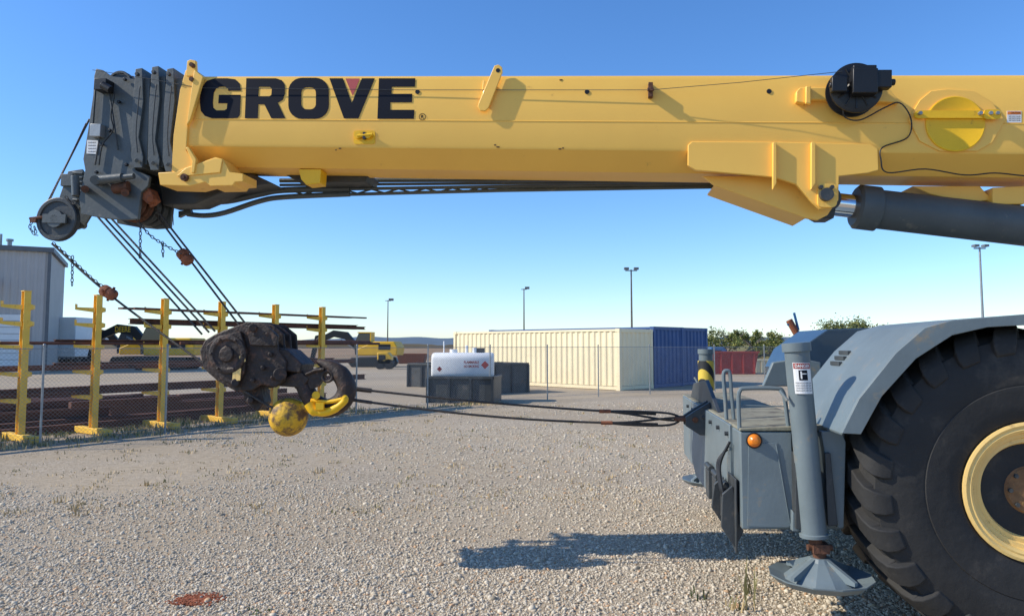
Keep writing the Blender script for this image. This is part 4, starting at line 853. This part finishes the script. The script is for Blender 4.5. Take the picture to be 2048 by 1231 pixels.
# =========================================================== gravel stones (stuff)
def stones():
    t=(1+5**.5)/2
    iv=np.array([(-1,t,0),(1,t,0),(-1,-t,0),(1,-t,0),(0,-1,t),(0,1,t),(0,-1,-t),(0,1,-t),(t,0,-1),(t,0,1),(-t,0,-1),(-t,0,1)],float);iv/=np.linalg.norm(iv[0])
    ifc=np.array([(0,11,5),(0,5,1),(0,1,7),(0,7,10),(0,10,11),(1,5,9),(5,11,4),(11,10,2),(10,7,6),(7,1,8),(3,9,4),(3,4,2),(3,2,6),(3,6,8),(3,8,9),(4,9,5),(2,4,11),(6,2,10),(8,6,7),(9,8,1)])
    pos=[];rad=[]
    def band(d0,d1,dens,rm):
        A=(d1*d1-d0*d0)*.5*1.56;n=int(A*dens);D=np.sqrt(RS.uniform(d0*d0,d1*d1,n));x=RS.uniform(-.78,.78,n)*D
        pos.append(np.stack([x,D],1));rad.append(rm*np.exp(RS.normal(0,.4,n)))
    band(3.9,6.2,3900,.0076);band(6.2,9,1800,.0082);band(9,15,420,.0098);band(15,22,60,.014)
    P=np.concatenate(pos);r=np.concatenate(rad)
    k=np.sin(P[:,0]*.55+1.3*np.sin(P[:,1]*.4))+np.sin(P[:,1]*.9+P[:,0]*.3)*.7+.6*np.sin(P[:,0]*1.7+P[:,1]*1.1)
    left=np.clip((-P[:,0]+.8)/3,0,1)*np.clip((P[:,1]-5.0)/1,0,1)
    keep=RS.uniform(size=len(P))>np.clip(.35*(k-.1),0,.6)+left*(.6+.3*np.tanh(k*2))*.98
    P=P[keep];r=np.clip(r[keep],.004,.03);n=len(P)
    q=RS.normal(size=(n,4));q/=np.linalg.norm(q,axis=1)[:,None];w,x,y,z=q.T
    Rm=np.stack([1-2*(y*y+z*z),2*(x*y-z*w),2*(x*z+y*w),2*(x*y+z*w),1-2*(x*x+z*z),2*(y*z-x*w),2*(x*z-y*w),2*(y*z+x*w),1-2*(x*x+y*y)],1).reshape(n,3,3)
    sc=np.stack([RS.uniform(.8,1.35,n),RS.uniform(.7,1.1,n),RS.uniform(.5,.9,n)],1)*r[:,None]
    V=iv[None]*(1+RS.uniform(-.22,.22,(n,12,1)))*sc[:,None,:]
    V=np.einsum('nij,nkj->nki',Rm,V);V[:,:,2]*=.8;V[:,:,0]+=P[:,0:1];V[:,:,1]+=P[:,1:2];V[:,:,2]+=(r*.15)[:,None]
    Fc=(ifc[None]+12*np.arange(n)[:,None,None]).reshape(-1)
    me=bpy.data.meshes.new("gravel");me.vertices.add(n*12);me.vertices.foreach_set("co",V.reshape(-1).astype(np.float32))
    nf=n*20;me.loops.add(nf*3);me.loops.foreach_set("vertex_index",Fc.astype(np.int32));me.polygons.add(nf);me.polygons.foreach_set("loop_start",np.arange(0,nf*3,3,dtype=np.int32))
    me.update(calc_edges=True)
    tone=np.clip(RS.beta(2.6,2.6,n),0,1);hue=RS.uniform(size=n)
    c=np.stack([.35+.4*tone,.295+.355*tone,.215+.285*tone,np.ones(n)],1);sel=hue<.06;c[sel,:3]*=np.array([1.0,.75,.58]);sel=hue>.95;c[sel,:3]*=.6
    at=me.color_attributes.new("tone",'FLOAT_COLOR','POINT');at.data.foreach_set("color",np.repeat(c,12,0).reshape(-1).astype(np.float32))
    m=bpy.data.materials.new("gravel_stone");m.use_nodes=True;N=m.node_tree.nodes;L=m.node_tree.links;b=N["Principled BSDF"];a=N.new("ShaderNodeAttribute");a.attribute_name="tone";L.new(a.outputs["Color"],b.inputs["Base Color"]);b.inputs["Roughness"].default_value=.95;b.inputs["Specular IOR Level"].default_value=.12
    me.materials.append(m);o=bpy.data.objects.new("gravel",me);COL.objects.link(o);o["kind"]="stuff";print("stones",n)
stones()
def grass():
    mb=MB()
    def tuft(c,h,n,spread,m):
        for i in range(n):
            p=c+Vector((random.gauss(0,spread),random.gauss(0,spread),0));a=random.uniform(0,6.28);d=Vector((math.cos(a),math.sin(a),0));hh=h*random.uniform(.5,1.2);w=Vector((-d.y,d.x,0))*.004*(1+c.y/12)
            e=p+d*hh*random.uniform(.1,.5)+Z*hh;mi=p.lerp(e,.5)+Z*hh*.12
            mb.add([p-w,p+w,mi+w*.8,mi-w*.8,e],[(0,1,2,3),(3,2,4)],m)
    random.seed(21)
    for i in range(260):
        s=random.uniform(-3,TL+1);c=R0+rd*s+rp*random.uniform(-.6,.8);c.z=0;tuft(c,random.uniform(.05,.16),12,.09,random.choice((0,1,1,2)))
    for i in range(170):
        k=random.randrange(0,5);c=fp[k].lerp(fp[k+1],random.random())+Vector((random.gauss(0,.25),random.gauss(0,.25),0));tuft(c,random.uniform(.04,.1),8,.08,random.choice((1,2,2)))
    for i in range(420):
        c=GP(random.uniform(0,1300),810+220*random.random()**1.4);tuft(c,random.uniform(.015,.05),9,.09,random.choice((1,2,2,2,2)))
    for px,py,h,m in((1490,1190,.2,1),(1400,1195,.08,0),(150,1020,.1,2),(640,945,.09,2),(295,970,.07,2),(1480,1215,.1,1),(1475,1222,.08,2),(515,1226,.02,0),(500,1224,.02,0),(120,1005,.08,2),(160,1030,.09,2)):
        tuft(GP(px,py),h,12,.04,m)
    ob("grass",mb,[M("weed_green",(.08,.11,.03),.8,var=.4,scale=1,bump=0),M("weed_olive",(.22,.2,.08),.8,var=.3,bump=0),M("weed_dry",(.5,.37,.19),.85,var=.3,bump=0)],flat=True,fixn=False,kind="stuff")
grass()
mb=MB();c=GP(393,1200)
for i in range(900):
    p=c+Vector((random.gauss(0,.065),random.gauss(0,.05),random.uniform(.004,.012)));s_=random.uniform(.006,.016);mb.box(p,(s_,s_*.8,s_*.5),Matrix.Rotation(random.random()*3,3,'Z'))
ob("clay_patch",mb,M("red_clay",(.32,.1,.045),.95,var=.4,scale=20,bump=.4),kind="stuff",flat=True)

# =========================================================== camera, light
cam=bpy.data.cameras.new("camera");co=bpy.data.objects.new("camera",cam);COL.objects.link(co);co.location=CAM;co.rotation_euler=(math.radians(90)+PT,0,0)
cam.lens=36*F/2048;cam.sensor_width=36;cam.sensor_fit='HORIZONTAL';cam.shift_y=-(615.5-YC)/2048;cam.clip_end=9000;cam.clip_start=.05
bpy.context.scene.camera=co
EL=math.radians(36.5);AZ=math.radians(6.5)
sd=Vector((-math.cos(AZ)*math.cos(EL),-math.sin(AZ)*math.cos(EL),math.sin(EL)))
sl=bpy.data.lights.new("sun",'SUN');sl.energy=5;sl.angle=math.radians(.53);sl.color=(1,.93,.8);so=bpy.data.objects.new("sun",sl);COL.objects.link(so);so.rotation_euler=sd.to_track_quat('Z','Y').to_euler();so.location=(-10,-5,20)
w=bpy.data.worlds.new("World");bpy.context.scene.world=w;w.use_nodes=True;N=w.node_tree.nodes;L=w.node_tree.links;bg=N["Background"]
sk=N.new("ShaderNodeTexSky");sk.sky_type='NISHITA';sk.sun_disc=False;sk.sun_elevation=EL;sk.sun_rotation=math.atan2(sd.x,sd.y)%(2*math.pi);sk.altitude=0;sk.air_density=1.0;sk.dust_density=.15;sk.ozone_density=2.8
hs=N.new("ShaderNodeHueSaturation");hs.inputs["Saturation"].default_value=1.12
mt=N.new("ShaderNodeMix");mt.data_type='RGBA';mt.blend_type='MULTIPLY';mt.inputs[0].default_value=1;mt.inputs[7].default_value=(1.02,1.16,1.4,1)
L.new(sk.outputs[0],mt.inputs[6]);L.new(mt.outputs[2],hs.inputs["Color"]);L.new(hs.outputs[0],bg.inputs[0]);bg.inputs[1].default_value=.15
sc=bpy.context.scene;sc.view_settings.view_transform='Standard';sc.view_settings.look='None';sc.view_settings.exposure=0
